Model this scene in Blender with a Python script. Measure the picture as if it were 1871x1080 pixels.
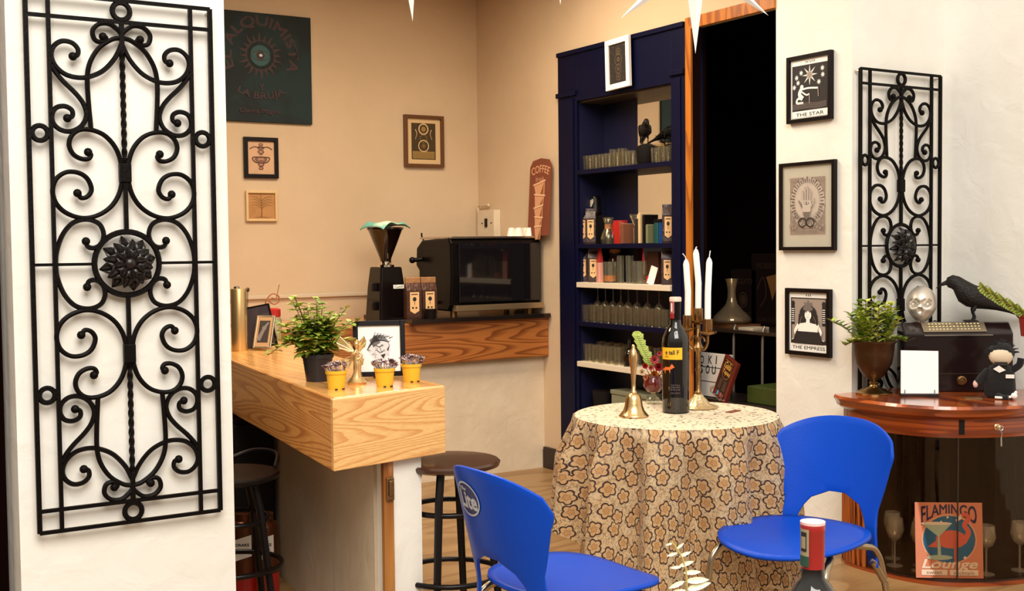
import bpy, bmesh, math, random
from mathutils import Vector, Matrix, Euler
random.seed(7)
for o in list(bpy.data.objects): bpy.data.objects.remove(o)
SC = bpy.context.scene
COL = SC.collection
PI = math.pi
rad = math.radians
# ------------------------------------------------------------------ camera
YAW, PIT, ROL, FPX = rad(31.8134), rad(2.4633), rad(.6146), 2140.46
EYE = Vector((0, 0, 1.37))
FW = Vector((math.sin(YAW)*math.cos(PIT), math.cos(YAW)*math.cos(PIT), -math.sin(PIT)))
_r = Vector((math.cos(YAW), -math.sin(YAW), 0)); _u = _r.cross(FW)
RT = math.cos(ROL)*_r - math.sin(ROL)*_u
UP = math.sin(ROL)*_r + math.cos(ROL)*_u
cd = bpy.data.cameras.new('camera'); cam = bpy.data.objects.new('camera', cd); COL.objects.link(cam)
cam.matrix_world = Matrix.Translation(EYE) @ Matrix((RT, UP, -FW)).transposed().to_4x4()
cd.sensor_width = 36; cd.lens = 36*FPX/1871; cd.clip_start = .05; cd.clip_end = 100
SC.camera = cam
# a pixel of the photograph as a point on a known plane of the room
def ray(u, v): return FW + RT*((u-935.5)/FPX) + UP*((540-v)/FPX)
def _on(ax, u, v, val):
    d = ray(u, v); return EYE + d*((val-EYE[ax])/d[ax])
def onX(u, v, a): return _on(0, u, v, a)
def onY(u, v, a): return _on(1, u, v, a)
def onZ(u, v, a): return _on(2, u, v, a)
def dep(u, v, z): return EYE + ray(u, v)*z
# ------------------------------------------------------------------ world and lights
SC.view_settings.view_transform = 'Standard'; SC.view_settings.look = 'None'
SC.view_settings.gamma = 1; SC.view_settings.use_curve_mapping = False
SC.view_settings.exposure = 0.0
w = bpy.data.worlds.new('sky'); SC.world = w; w.use_nodes = True
bg = w.node_tree.nodes['Background']; bg.inputs[1].default_value = .62
_wt = w.node_tree; _tc = _wt.nodes.new('ShaderNodeTexCoord'); _sp = _wt.nodes.new('ShaderNodeSeparateXYZ'); _cr = _wt.nodes.new('ShaderNodeValToRGB')
_wt.links.new(_tc.outputs['Generated'], _sp.inputs[0]); _wt.links.new(_sp.outputs['Z'], _cr.inputs[0]); _wt.links.new(_cr.outputs[0], bg.inputs[0])
_cr.color_ramp.elements[0].position = 0; _cr.color_ramp.elements[0].color = (.38, .32, .25, 1); _cr.color_ramp.elements[1].position = .5; _cr.color_ramp.elements[1].color = (1.5, 1.42, 1.26, 1)
def area(name, loc, target, sx, sy, power, color):
    l = bpy.data.lights.new(name, 'AREA'); l.shape = 'RECTANGLE'; l.size = sx; l.size_y = sy
    l.energy = power; l.color = color
    o = bpy.data.objects.new(name, l); COL.objects.link(o); o.location = loc
    o.rotation_euler = (Vector(target)-Vector(loc)).to_track_quat('-Z', 'Y').to_euler()
    return o
area('patio_skylight', (.35, -.45, 4.45), (1.9, 3.2, .7), 3.2, 3.0, 345, (1, .955, .88))
area('bar_fill_light', (2.7, 4.9, 3.02), (2.7, 4.9, 0), 1.4, 1.0, 68, (1, .84, .62))  # unseen fill added to warm and brighten the interior
area('alcove_fill_light', (1.0, 4.7, 3.02), (1.2, 4.5, 0), .6, .6, 34, (1, .84, .62))  # unseen fill added to brighten the bar's side board and top
# ------------------------------------------------------------------ materials
MATS = {}
def _nt(name):
    m = bpy.data.materials.new(name); m.use_nodes = True
    return m, m.node_tree, m.node_tree.nodes['Principled BSDF']
def N(nt, t, **k):
    n = nt.nodes.new(t)
    for a, b in k.items(): setattr(n, a, b)
    return n
def L(nt, a, b): nt.links.new(a, b)
def c4(c): return (c[0], c[1], c[2], 1)
def sr(*c):  # 0-255 sRGB to linear
    return tuple(((x/255)/12.92 if x/255 <= .04045 else ((x/255+.055)/1.055)**2.4) for x in c)
def mat(name, col, rough=.5, metal=0, spec=.5, var=.0, scale=20, bump=0, bscale=60, coat=0, trans=0, emit=None, sheen=0):
    if name in MATS: return MATS[name]
    m, nt, b = _nt(name); MATS[name] = m
    b.inputs['Base Color'].default_value = c4(col); b.inputs['Roughness'].default_value = rough
    b.inputs['Metallic'].default_value = metal; b.inputs['Specular IOR Level'].default_value = spec
    b.inputs['Coat Weight'].default_value = coat; b.inputs['Coat Roughness'].default_value = .08
    if trans: b.inputs['Transmission Weight'].default_value = trans
    if sheen: b.inputs['Sheen Weight'].default_value = sheen
    tc = N(nt, 'ShaderNodeTexCoord')
    if var or not bump:
        no = N(nt, 'ShaderNodeTexNoise'); no.inputs['Scale'].default_value = scale; no.inputs['Detail'].default_value = 4
        L(nt, tc.outputs['Object'], no.inputs['Vector'])
        mx = N(nt, 'ShaderNodeMix', data_type='RGBA'); v = max(var, .02)
        mx.inputs['A'].default_value = c4([x*(1-v) for x in col]); mx.inputs['B'].default_value = c4([min(1, x*(1+v)) for x in col])
        L(nt, no.outputs['Fac'], mx.inputs['Factor']); L(nt, mx.outputs['Result'], b.inputs['Base Color'])
    if bump:
        n2 = N(nt, 'ShaderNodeTexNoise'); n2.inputs['Scale'].default_value = bscale; n2.inputs['Detail'].default_value = 5
        L(nt, tc.outputs['Object'], n2.inputs['Vector'])
        bp = N(nt, 'ShaderNodeBump'); bp.inputs['Strength'].default_value = bump; bp.inputs['Distance'].default_value = .01
        L(nt, n2.outputs['Fac'], bp.inputs['Height']); L(nt, bp.outputs['Normal'], b.inputs['Normal'])
    return m
def plaster(name, col, col2, bump=.25, s=2.2):
    m, nt, b = _nt(name); MATS[name] = m
    tc = N(nt, 'ShaderNodeTexCoord')
    n1 = N(nt, 'ShaderNodeTexNoise'); n1.inputs['Scale'].default_value = s; n1.inputs['Detail'].default_value = 6; n1.inputs['Roughness'].default_value = .6
    cr = N(nt, 'ShaderNodeValToRGB'); cr.color_ramp.elements[0].position = .35; cr.color_ramp.elements[1].position = .7
    cr.color_ramp.elements[0].color = c4(col2); cr.color_ramp.elements[1].color = c4(col)
    L(nt, tc.outputs['Object'], n1.inputs['Vector']); L(nt, n1.outputs['Fac'], cr.inputs['Fac']); L(nt, cr.outputs['Color'], b.inputs['Base Color'])
    n2 = N(nt, 'ShaderNodeTexNoise'); n2.inputs['Scale'].default_value = 9; n2.inputs['Detail'].default_value = 8; n2.inputs['Distortion'].default_value = .6
    L(nt, tc.outputs['Object'], n2.inputs['Vector'])
    bp = N(nt, 'ShaderNodeBump'); bp.inputs['Strength'].default_value = bump; bp.inputs['Distance'].default_value = .02
    L(nt, n2.outputs['Fac'], bp.inputs['Height']); L(nt, bp.outputs['Normal'], b.inputs['Normal'])
    b.inputs['Roughness'].default_value = .75; b.inputs['Specular IOR Level'].default_value = .2
    return m
def wood(name, light, dark, stretch, rings=9, rough=.4, coat=.15, off=(0, 0, 0), w0=.45, w1=.95):
    """flat-sawn boards: contour lines of a stretched noise field give the cathedral grain"""
    m, nt, b = _nt(name); MATS[name] = m
    tc = N(nt, 'ShaderNodeTexCoord'); mp = N(nt, 'ShaderNodeMapping'); mp.inputs['Scale'].default_value = stretch; mp.inputs['Location'].default_value = off
    L(nt, tc.outputs['Object'], mp.inputs['Vector'])
    n1 = N(nt, 'ShaderNodeTexNoise'); n1.inputs['Scale'].default_value = 1; n1.inputs['Detail'].default_value = 1.2; n1.inputs['Roughness'].default_value = .35
    L(nt, mp.outputs[0], n1.inputs['Vector'])
    mu = N(nt, 'ShaderNodeMath', operation='MULTIPLY'); mu.inputs[1].default_value = rings*2; L(nt, n1.outputs['Fac'], mu.inputs[0])
    fr = N(nt, 'ShaderNodeMath', operation='FRACT'); L(nt, mu.outputs[0], fr.inputs[0])
    cr = N(nt, 'ShaderNodeValToRGB'); e = cr.color_ramp.elements
    e[0].position = 0; e[0].color = c4(light); e[1].position = w0; e[1].color = c4(light)
    x = e.new(w0+(w1-w0)*.75); x.color = c4(dark); y = e.new(w1); y.color = c4(dark); z = e.new(1); z.color = c4(light)
    L(nt, fr.outputs[0], cr.inputs['Fac'])
    m2 = N(nt, 'ShaderNodeMapping'); m2.inputs['Scale'].default_value = [s*(6 if s > 1.5 else 1) * 4 for s in stretch]
    L(nt, tc.outputs['Object'], m2.inputs['Vector'])
    n2 = N(nt, 'ShaderNodeTexNoise'); n2.inputs['Scale'].default_value = 2; n2.inputs['Detail'].default_value = 5; L(nt, m2.outputs[0], n2.inputs['Vector'])
    mx = N(nt, 'ShaderNodeMix', data_type='RGBA', blend_type='MULTIPLY'); mx.inputs['Factor'].default_value = .45
    L(nt, cr.outputs['Color'], mx.inputs['A'])
    c2 = N(nt, 'ShaderNodeValToRGB'); c2.color_ramp.elements[0].color = (.55, .5, .42, 1); c2.color_ramp.elements[0].position = .3; c2.color_ramp.elements[1].color = (1, 1, 1, 1); c2.color_ramp.elements[1].position = .65
    L(nt, n2.outputs['Fac'], c2.inputs['Fac']); L(nt, c2.outputs['Color'], mx.inputs['B'])
    L(nt, mx.outputs['Result'], b.inputs['Base Color'])
    b.inputs['Roughness'].default_value = rough; b.inputs['Coat Weight'].default_value = coat; b.inputs['Coat Roughness'].default_value = .2
    return m
def glass(name, tint=(1, 1, 1), alpha=.75, rough=.02, ior=1.5, rim=(.9, .95, .9), haze=0):
    """thin clear glass: see-through, with a reflecting and faintly tinted skin"""
    m, nt, b = _nt(name); MATS[name] = m
    nt.nodes.remove(b); out = nt.nodes['Material Output']
    tr = N(nt, 'ShaderNodeBsdfTransparent'); tr.inputs[0].default_value = c4(tint)
    gl = N(nt, 'ShaderNodeBsdfGlossy'); gl.inputs['Roughness'].default_value = rough; gl.inputs[0].default_value = c4(rim)
    fr = N(nt, 'ShaderNodeFresnel'); fr.inputs[0].default_value = ior
    ms = N(nt, 'ShaderNodeMixShader')
    mm = N(nt, 'ShaderNodeMath', operation='MULTIPLY_ADD'); mm.inputs[1].default_value = 1.0; mm.inputs[2].default_value = 1-alpha
    mm.use_clamp = True
    ge = N(nt, 'ShaderNodeNewGeometry'); mi_ = N(nt, 'ShaderNodeMix', data_type='FLOAT'); mi_.inputs['A'].default_value = ior; mi_.inputs['B'].default_value = 1/ior
    L(nt, ge.outputs['Backfacing'], mi_.inputs['Factor']); L(nt, mi_.outputs['Result'], fr.inputs[0])
    L(nt, fr.outputs[0], mm.inputs[0]); L(nt, mm.outputs[0], ms.inputs[0]); L(nt, tr.outputs[0], ms.inputs[1]); L(nt, gl.outputs[0], ms.inputs[2])
    last = ms
    if haze:  # pale diffuse film put in so dark glass appears to catch light
        df = N(nt, 'ShaderNodeBsdfDiffuse'); df.inputs[0].default_value = c4(rim); last = N(nt, 'ShaderNodeMixShader'); last.inputs[0].default_value = haze
        L(nt, ms.outputs[0], last.inputs[1]); L(nt, df.outputs[0], last.inputs[2])
    L(nt, last.outputs[0], out.inputs[0])
    return m
def twotone(name, a, b_, scale, rough=.5, th=.5, metal=0):
    m, nt, b = _nt(name); MATS[name] = m
    tc = N(nt, 'ShaderNodeTexCoord'); n = N(nt, 'ShaderNodeTexNoise'); n.inputs['Scale'].default_value = scale; n.inputs['Detail'].default_value = 4
    cr = N(nt, 'ShaderNodeValToRGB'); cr.color_ramp.elements[0].position = th-.06; cr.color_ramp.elements[1].position = th+.06
    cr.color_ramp.elements[0].color = c4(a); cr.color_ramp.elements[1].color = c4(b_)
    L(nt, tc.outputs['Object'], n.inputs['Vector']); L(nt, n.outputs['Fac'], cr.inputs['Fac']); L(nt, cr.outputs['Color'], b.inputs['Base Color'])
    b.inputs['Roughness'].default_value = rough; b.inputs['Metallic'].default_value = metal
    return m

M_WHITE = plaster('white_plaster', (.86, .83, .77), (.78, .745, .68))
M_WHITE2 = plaster('rough_white_plaster', (.86, .84, .79), (.80, .77, .70), bump=.3, s=1.6)
M_BEIGE = plaster('beige_plaster', (.66, .50, .34), (.58, .43, .285), bump=.12, s=1.2)
M_BEIGE2 = plaster('pale_beige_plaster', (.70, .58, .43), (.62, .50, .36), bump=.3, s=4)
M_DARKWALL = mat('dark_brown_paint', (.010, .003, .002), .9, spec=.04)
M_FLOOR = wood('worn_floor', sr(160, 126, 84), sr(140, 106, 66), (.7, 2.6, 1), rings=4, rough=.45)
M_PINE_Y = wood('pine_along_y', sr(226, 158, 84), sr(190, 118, 50), (4, .4, 8), rings=12)
M_PINE_X = wood('pine_along_x', sr(238, 188, 120), sr(218, 156, 88), (.55, 4, 9), rings=13, off=(3.1, 0, 5.2))
M_PINE_T = wood('pine_top', sr(236, 176, 100), sr(214, 148, 76), (6, .5, 4), rings=5, rough=.22, coat=.5, off=(1, 4, 0))
M_PINE_B = wood('pine_orange_board', sr(172, 104, 48), sr(126, 66, 22), (.75, 3, 9), rings=9, off=(.3, .6, 2.3))
M_ORANGE = wood('orange_door_wood', sr(190, 112, 30), sr(150, 80, 15), (8, 8, .6), rings=5)
M_MAHOG = wood('mahogany', sr(150, 66, 20), sr(112, 42, 12), (1.2, 1.2, 14), rings=4, rough=.22, coat=.6)
M_MAHOGT = wood('mahogany_top', sr(176, 84, 30), sr(120, 48, 14), (3, .8, 3), rings=4, rough=.18, coat=.7)
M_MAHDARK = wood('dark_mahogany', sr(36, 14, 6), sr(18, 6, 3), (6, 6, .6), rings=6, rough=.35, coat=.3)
M_REED = wood('reeded_cabinet_wood', sr(172, 88, 30), sr(84, 26, 8), (22, 22, .5), rings=7, rough=.3, coat=.4)
M_IRON = mat('black_iron', (.004, .0025, .002), .5, 0, .09, bump=.2, bscale=90)
M_NAVY = mat('navy_paint', (.0022, .0028, .020), .5, var=.2, scale=3, spec=.12)
M_NAVYD = mat('navy_shelf_inside', (.003, .0035, .028), .5)
M_BLACK = mat('black_plastic', (.005, .003, .003), .32, spec=.22)
M_BLACKG = mat('gloss_black', (.006, .005, .006), .04, coat=.6)
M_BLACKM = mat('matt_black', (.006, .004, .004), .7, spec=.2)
M_FRAMEB = mat('black_frame_wood', (.006, .003, .003), .35, spec=.2)
M_STEEL = mat('steel', (.62, .58, .52), .25, 1)
M_CHROME = mat('chrome', (.75, .7, .62), .12, 1)
M_BRASS = mat('brass', (.72, .48, .22), .28, 1, bump=.1, bscale=40)
M_BRASSD = mat('old_brass', (.30, .17, .07), .38, 1, var=.35, scale=12, bump=.2)
M_GOLD = mat('gold_paint', (.80, .55, .25), .32, .9)
M_GOLDB = mat('brushed_gold', (.62, .44, .20), .35, .85)
M_BLUE = mat('blue_plastic', (.0, .055, .46), .38, var=.08, scale=4, bump=.06, bscale=200, spec=.22)
M_WAX = mat('white_wax', (.92, .90, .84), .5)
M_PAPERW = mat('white_paper', (.88, .85, .80), .7)
M_PAPERC = mat('cream_paper', (.66, .55, .40), .75, var=.15, scale=9)
M_INK = mat('black_ink', (.015, .010, .010), .7)
M_GREYINK = mat('grey_ink', (.16, .13, .12), .7)
M_MIDINK = mat('brown_grey_ink', (.32, .25, .21), .7)
M_GLASS = glass('clear_glass', (.93, .94, .90), .96, rim=(.9, .85, .7), haze=.03)
M_GLASSD = glass('dim_shelf_glass', (.95, .92, .84), .985, rim=(.9, .85, .7), haze=.02)
M_PANE = glass('cabinet_glass', (.88, .82, .75), .985, rim=(.40, .32, .25))
M_STEMW = glass('stemware_glass', (.95, .94, .90), .93, rim=(.95, .88, .75), haze=.10)
M_MIRROR = mat('mirror', (.85, .85, .82), .01, 1)
M_LEAF = twotone('mint_leaf', sr(88, 122, 26), sr(164, 186, 62), 14)
M_LEAF2 = twotone('pale_mint_leaf', sr(120, 140, 36), sr(196, 200, 90), 14)
M_LEAFD = mat('dark_leaf', sr(46, 66, 18), .5)
M_STEM = mat('plant_stem', sr(110, 90, 40), .6)
M_EUC = mat('pale_green_leaf', sr(172, 186, 84), .45)
M_YPOT = mat('yellow_pot', sr(226, 178, 44), .45)
M_BPOT = mat('black_pot', (.012, .009, .012), .45)
M_SOIL = mat('soil', sr(40, 24, 14), .9)
M_SUC = twotone('purple_succulent', sr(96, 58, 66), sr(216, 200, 196), 55)
M_RED = mat('red_plastic', (.40, .015, .01), .35)
M_REDCAP = mat('red_capsule', (.30, .012, .012), .35, coat=.3)
M_BOTTLE = mat('black_bottle_glass', (.006, .004, .003), .05, coat=.4)
M_YLABEL = mat('yellow_label', sr(238, 178, 26), .6)
M_ORANGEP = mat('orange_print', sr(214, 104, 34), .6)
M_TEAL = twotone('teal_painted_board', sr(2, 20, 22), sr(5, 36, 38), 5, rough=.75)
M_DRED = mat('dark_red_lettering', sr(44, 8, 12), .6)
M_BROWN = mat('brown_print', sr(122, 62, 40), .7, var=.2, scale=12)
M_PINK = mat('faded_pink', sr(214, 132, 100), .65, var=.1, scale=9)
M_COPPER = mat('copper_foil', (.66, .34, .16), .3, .9, bump=.4, bscale=40)
M_BAG = mat('dark_coffee_bag', (.035, .014, .010), .35, bump=.5, bscale=30)
M_TAG = mat('cream_tag', sr(222, 176, 122), .7)
# ------------------------------------------------------------------ objects
def props(o, label=None, cat=None, group=None, kind=None):
    if label: o['label'] = label
    if cat: o['category'] = cat
    if group: o['group'] = group
    if kind: o['kind'] = kind
    return o
def thing(name, label, cat, loc=(0, 0, 0), rz=0, group=None, rot=None):
    o = bpy.data.objects.new(name, None); o.empty_display_size = .05; COL.objects.link(o)
    o.location = loc; o.rotation_euler = rot if rot else (0, 0, rz)
    return props(o, label, cat, group)
def dup(root, loc=None, rz=None, label=None, group=None):
    def cp(o, par):
        c = o.copy(); COL.objects.link(c); c.parent = par
        for ch in o.children: cp(ch, c)
        return c
    r = cp(root, root.parent)
    if loc is not None: r.location = loc
    if rz is not None: r.rotation_euler = (0, 0, rz)
    if label: r['label'] = label
    if group: r['group'] = group
    return r
class MB:
    def __init__(s): s.v = []; s.f = []; s.m = []; s.uv = None
    def add(s, vs, fs, mi=0, mx=None):
        b = len(s.v)
        s.v += [tuple(mx @ Vector(v)) if mx else tuple(v) for v in vs]
        s.f += [tuple(b+i for i in f) for f in fs]; s.m += [mi]*len(fs); return s
    def box(s, a, b, mi=0, mx=None):
        x0, y0, z0 = a; x1, y1, z1 = b
        vs = [(x0, y0, z0), (x1, y0, z0), (x1, y1, z0), (x0, y1, z0), (x0, y0, z1), (x1, y0, z1), (x1, y1, z1), (x0, y1, z1)]
        return s.add(vs, [(0, 3, 2, 1), (4, 5, 6, 7), (0, 1, 5, 4), (1, 2, 6, 5), (2, 3, 7, 6), (3, 0, 4, 7)], mi, mx)
    def prism(s, pts, z0, z1, mi=0, mx=None, top=None):
        n = len(pts); tp = top or pts
        vs = [(p[0], p[1], z0) for p in pts]+[(p[0], p[1], z1) for p in tp]
        ar = sum(pts[i][0]*pts[(i+1) % n][1]-pts[(i+1) % n][0]*pts[i][1] for i in range(n))
        fs = [tuple(range(n-1, -1, -1)), tuple(range(n, 2*n))]+[(i, (i+1) % n, n+(i+1) % n, n+i) for i in range(n)]
        if (ar < 0) != (z1 < z0): fs = [tuple(reversed(f)) for f in fs]
        return s.add(vs, fs, mi, mx)
    def lathe(s, prof, n=24, mi=0, mx=None, flute=0, fn=0, ell=1):
        vs = []; fs = []; k = len(prof)
        for r, z in prof:
            for i in range(n):
                a = 2*PI*i/n; rr = r*(1+flute*math.cos(fn*a)) if fn else r
                vs.append((rr*math.cos(a), rr*math.sin(a)*ell, z))
        for j in range(k-1):
            for i in range(n): fs.append((j*n+i, j*n+(i+1) % n, (j+1)*n+(i+1) % n, (j+1)*n+i))
        if prof[0][0] > 1e-5: fs.append(tuple(range(n-1, -1, -1)))
        if prof[-1][0] > 1e-5: fs.append(tuple((k-1)*n+i for i in range(n)))
        return s.add(vs, fs, mi, mx)
    def tube(s, path, r, n=8, mi=0, closed=False, flat=1.0, mx=None, twist=0, caps=True):
        P = [Vector(p) for p in path]; m = len(P); R = r if isinstance(r, (list, tuple)) else [r]*m
        vs = []; fs = []; prev = None
        for i, p in enumerate(P):
            if closed: t = (P[(i+1) % m]-P[i-1])
            else: t = P[min(i+1, m-1)]-P[max(i-1, 0)]
            t = t.normalized() if t.length > 1e-9 else Vector((0, 0, 1))
            if prev is None:
                a = Vector((0, 0, 1)) if abs(t.z) < .9 else Vector((0, 1, 0))
                u = (a-t*a.dot(t)).normalized()
            else:
                u = prev-t*prev.dot(t); u = u.normalized() if u.length > 1e-6 else prev
            prev = u; w_ = t.cross(u)
            for k in range(n):
                g = 2*PI*(k+.5)/n+twist*i
                vs.append(p+u*math.cos(g)*R[i]+w_*math.sin(g)*R[i]*flat)
        for i in range(m if closed else m-1):
            j = (i+1) % m
            for k in range(n): fs.append((i*n+k, i*n+(k+1) % n, j*n+(k+1) % n, j*n+k))
        if not closed and caps: fs += [tuple(range(n-1, -1, -1)), tuple((m-1)*n+k for k in range(n))]
        return s.add(vs, fs, mi, mx)
    def loft(s, rings, n=20, mi=0, mx=None):
        """rings: (centre, axis_u, axis_w) ellipse vectors"""
        vs = []; fs = []
        for c, a, b in rings:
            c = Vector(c); a = Vector(a); b = Vector(b)
            for k in range(n): vs.append(c+a*math.cos(2*PI*k/n)+b*math.sin(2*PI*k/n))
        for i in range(len(rings)-1):
            for k in range(n): fs.append((i*n+k, i*n+(k+1) % n, (i+1)*n+(k+1) % n, (i+1)*n+k))
        fs += [tuple(range(n-1, -1, -1)), tuple((len(rings)-1)*n+k for k in range(n))]
        return s.add(vs, fs, mi, mx)
    def ball(s, c, r, mi=0, n=12, sc=(1, 1, 1), mx=None):
        h = n//2; vs = []; fs = []
        for j in range(h+1):
            t = PI*j/h
            for i in range(n):
                a = 2*PI*i/n; vs.append((c[0]+r*sc[0]*math.sin(t)*math.cos(a), c[1]+r*sc[1]*math.sin(t)*math.sin(a), c[2]-r*sc[2]*math.cos(t)))
        for j in range(h):
            for i in range(n): fs.append((j*n+i, j*n+(i+1) % n, (j+1)*n+(i+1) % n, (j+1)*n+i))
        return s.add(vs, fs, mi, mx)
    def leaf(s, base, d, length, width, mi=0, up=(0, 0, 1), cup=.15):
        d = Vector(d).normalized(); up = Vector(up); sd = d.cross(up)
        sd = sd.normalized() if sd.length > 1e-4 else Vector((1, 0, 0)); nn = sd.cross(d); B = Vector(base); vs = []
        prof = ((0, .05), (.2, .75), (.45, 1), (.7, .8), (.9, .35), (1, .02))
        for t, w_ in prof:
            c = B+d*length*t-nn*length*cup*t*t; e = sd*width*.5*w_
            vs += [c-e+nn*width*.12*w_, c, c+e+nn*width*.12*w_]
        fs = []
        for i in range(len(prof)-1):
            a = i*3; fs += [(a, a+1, a+4, a+3), (a+1, a+2, a+5, a+4)]
        return s.add(vs, fs, mi)
    def build(s, name, mats, parent=None, smooth=None, bevel=0, solid=0, bseg=2, loc=None, rot=None):
        me = bpy.data.meshes.new(name); me.from_pydata([tuple(v) for v in s.v], [], s.f)
        if not isinstance(mats, (list, tuple)): mats = [mats]
        for m in mats: me.materials.append(m)
        if any(s.m): me.polygons.foreach_set('material_index', s.m)
        if s.uv:
            ul = me.uv_layers.new(name='UVMap')
            for lp in me.loops: ul.data[lp.index].uv = s.uv[lp.vertex_index]
        me.validate(); me.update()
        if smooth:
            me.polygons.foreach_set('use_smooth', [True]*len(me.polygons)); me.set_sharp_from_angle(angle=rad(smooth))
        o = bpy.data.objects.new(name, me); COL.objects.link(o)
        if parent: o.parent = parent
        if loc: o.location = loc
        if rot: o.rotation_euler = rot
        if solid:
            q = o.modifiers.new('thickness', 'SOLIDIFY'); q.thickness = solid; q.offset = 0
        if bevel:
            q = o.modifiers.new('bevel', 'BEVEL'); q.width = bevel; q.segments = bseg; q.limit_method = 'ANGLE'; q.angle_limit = rad(40)
        return o
def spline(pts, k=6, closed=False):
    P = [Vector(p) for p in pts]; out = []; n = len(P)
    for i in range(n if closed else n-1):
        p1, p2 = P[i], P[(i+1) % n]
        p0 = P[i-1] if (i > 0 or closed) else p1*2-p2
        p3 = P[(i+2) % n] if (i+2 < n or closed) else p2*2-p1
        for j in range(k):
            t = j/k
            out.append(.5*((2*p1)+(p2-p0)*t+(2*p0-5*p1+4*p2-p3)*t*t+(3*p1-p0-3*p2+p3)*t**3))
    if not closed: out.append(P[-1])
    return out
def struct(o): o['kind'] = 'structure'; return o
# lettering and flat printed artwork: one mesh of thin layers lying on its sheet
_TX = {}
def text_geo(txt):
    if txt in _TX: return _TX[txt]
    cu = bpy.data.curves.new('t', 'FONT'); cu.body = txt; cu.size = 1; cu.resolution_u = 3
    ob = bpy.data.objects.new('t', cu); COL.objects.link(ob)
    dg = bpy.context.evaluated_depsgraph_get(); dg.update()
    me = bpy.data.meshes.new_from_object(ob.evaluated_get(dg))
    vs = [v.co.copy() for v in me.vertices]; fs = [tuple(p.vertices) for p in me.polygons]
    bpy.data.objects.remove(ob); bpy.data.curves.remove(cu); bpy.data.meshes.remove(me)
    xs = [v.x for v in vs]; ys = [v.y for v in vs]
    x0, x1, y0, y1 = min(xs), max(xs), min(ys), max(ys)
    vs = [((v.x-x0)/(x1-x0)-.5, (v.y-y0)/(y1-y0)-.5) for v in vs]
    _TX[txt] = (vs, fs); return _TX[txt]
class Art:
    """flat drawing in metres, x right, y up; placed with a matrix whose z points out of the sheet"""
    def __init__(s, mx=None): s.b = MB(); s.k = 0; s.mx = mx or Matrix()
    def _z(s): s.k += 1; return .0004+.00012*s.k
    def poly(s, pts, mi):
        n = len(pts); ar = sum(pts[i][0]*pts[(i+1) % n][1]-pts[(i+1) % n][0]*pts[i][1] for i in range(n))
        if ar < 0: pts = pts[::-1]
        z = s._z(); s.b.add([(p[0], p[1], z) for p in pts], [tuple(range(n))], mi, s.mx); return s
    def rect(s, x0, y0, x1, y1, mi): return s.poly([(x0, y0), (x1, y0), (x1, y1), (x0, y1)], mi)
    def disc(s, x, y, r, mi, ry=None, n=28, a0=0, a1=2*PI):
        return s.poly([(x+r*math.cos(a0+(a1-a0)*i/n), y+(ry or r)*math.sin(a0+(a1-a0)*i/n)) for i in range(n+(a1-a0 < 6))], mi)
    def gdisc(s, x, y, rx, ry, mi, n=24):
        z = s._z(); vs = []
        for i in range(n+1):
            a = PI*i/n; dx = -rx*math.cos(a); dy = ry*math.sin(a)
            for k in range(5): vs.append((x+dx, y+dy*(k/2-1), z))
        s.b.add(vs, [(i*5+k, (i+1)*5+k, (i+1)*5+k+1, i*5+k+1) for i in range(n) for k in range(4)], mi, s.mx); return s
    def ring(s, x, y, r, w_, mi, ry=None, n=32):
        z = s._z(); k = (ry or r)/r; vs = []
        for i in range(n):
            c, d = math.cos(2*PI*i/n), math.sin(2*PI*i/n); vs += [(x+r*c, y+r*d*k, z), (x+(r-w_)*c, y+(r*k-w_)*d, z)]
        s.b.add(vs, [(2*i, 2*((i+1) % n), 2*((i+1) % n)+1, 2*i+1) for i in range(n)], mi, s.mx); return s
    def star(s, x, y, r, mi, n=8, k=.35, rot=0):
        return s.poly([(x+(r if i % 2 == 0 else r*k)*math.sin(PI*i/n+rot), y+(r if i % 2 == 0 else r*k)*math.cos(PI*i/n+rot)) for i in range(2*n)], mi)
    def line(s, pts, w_, mi, sm=0):
        if sm: pts = [(p.x, p.y) for p in spline([(a, b, 0) for a, b in pts], sm)]
        z = s._z(); vs = []; n = len(pts); W = w_ if isinstance(w_, (list, tuple)) else None
        for i, p in enumerate(pts):
            a = pts[max(i-1, 0)]; b = pts[min(i+1, n-1)]; dx, dy = b[0]-a[0], b[1]-a[1]; l = math.hypot(dx, dy) or 1
            h = (W[0]+(W[1]-W[0])*i/max(1, n-1) if W else w_)/2
            vs += [(p[0]+dy/l*h, p[1]-dx/l*h, z), (p[0]-dy/l*h, p[1]+dx/l*h, z)]
        s.b.add(vs, [(2*i, 2*i+2, 2*i+3, 2*i+1) for i in range(n-1)], mi, s.mx); return s
    def text(s, t, x, y, w_, h, mi, warp=None, bold=0):
        vs, fs = text_geo(t)
        for dx, dy in ([(0, 0)]+([(bold, 0), (0, bold), (bold, bold)] if bold else [])):
            z = s._z(); out = []
            for a, b in vs:
                px, py = a*w_+dx, b*h+dy
                if warp: px, py = warp(px, py)
                out.append((x+px, y+py, z))
            s.b.add(out, fs, mi, s.mx)
        return s
    def build(s, name, mats, parent): return s.b.build(name, mats, parent)
def arc_warp(R, up=True):
    """bends a line of text along a circle of radius R"""
    def f(x, y):
        a = x/R
        return ((R+y)*math.sin(a), (R+y)*math.cos(a)-R) if up else ((R-y)*math.sin(a), R-(R-y)*math.cos(a))
    return f
def basis(org, xd, yd):
    x = Vector(xd).normalized(); z = x.cross(Vector(yd)).normalized(); y = z.cross(x)
    m = Matrix((x, y, z)).transposed().to_4x4(); m.translation = Vector(org); return m
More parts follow.
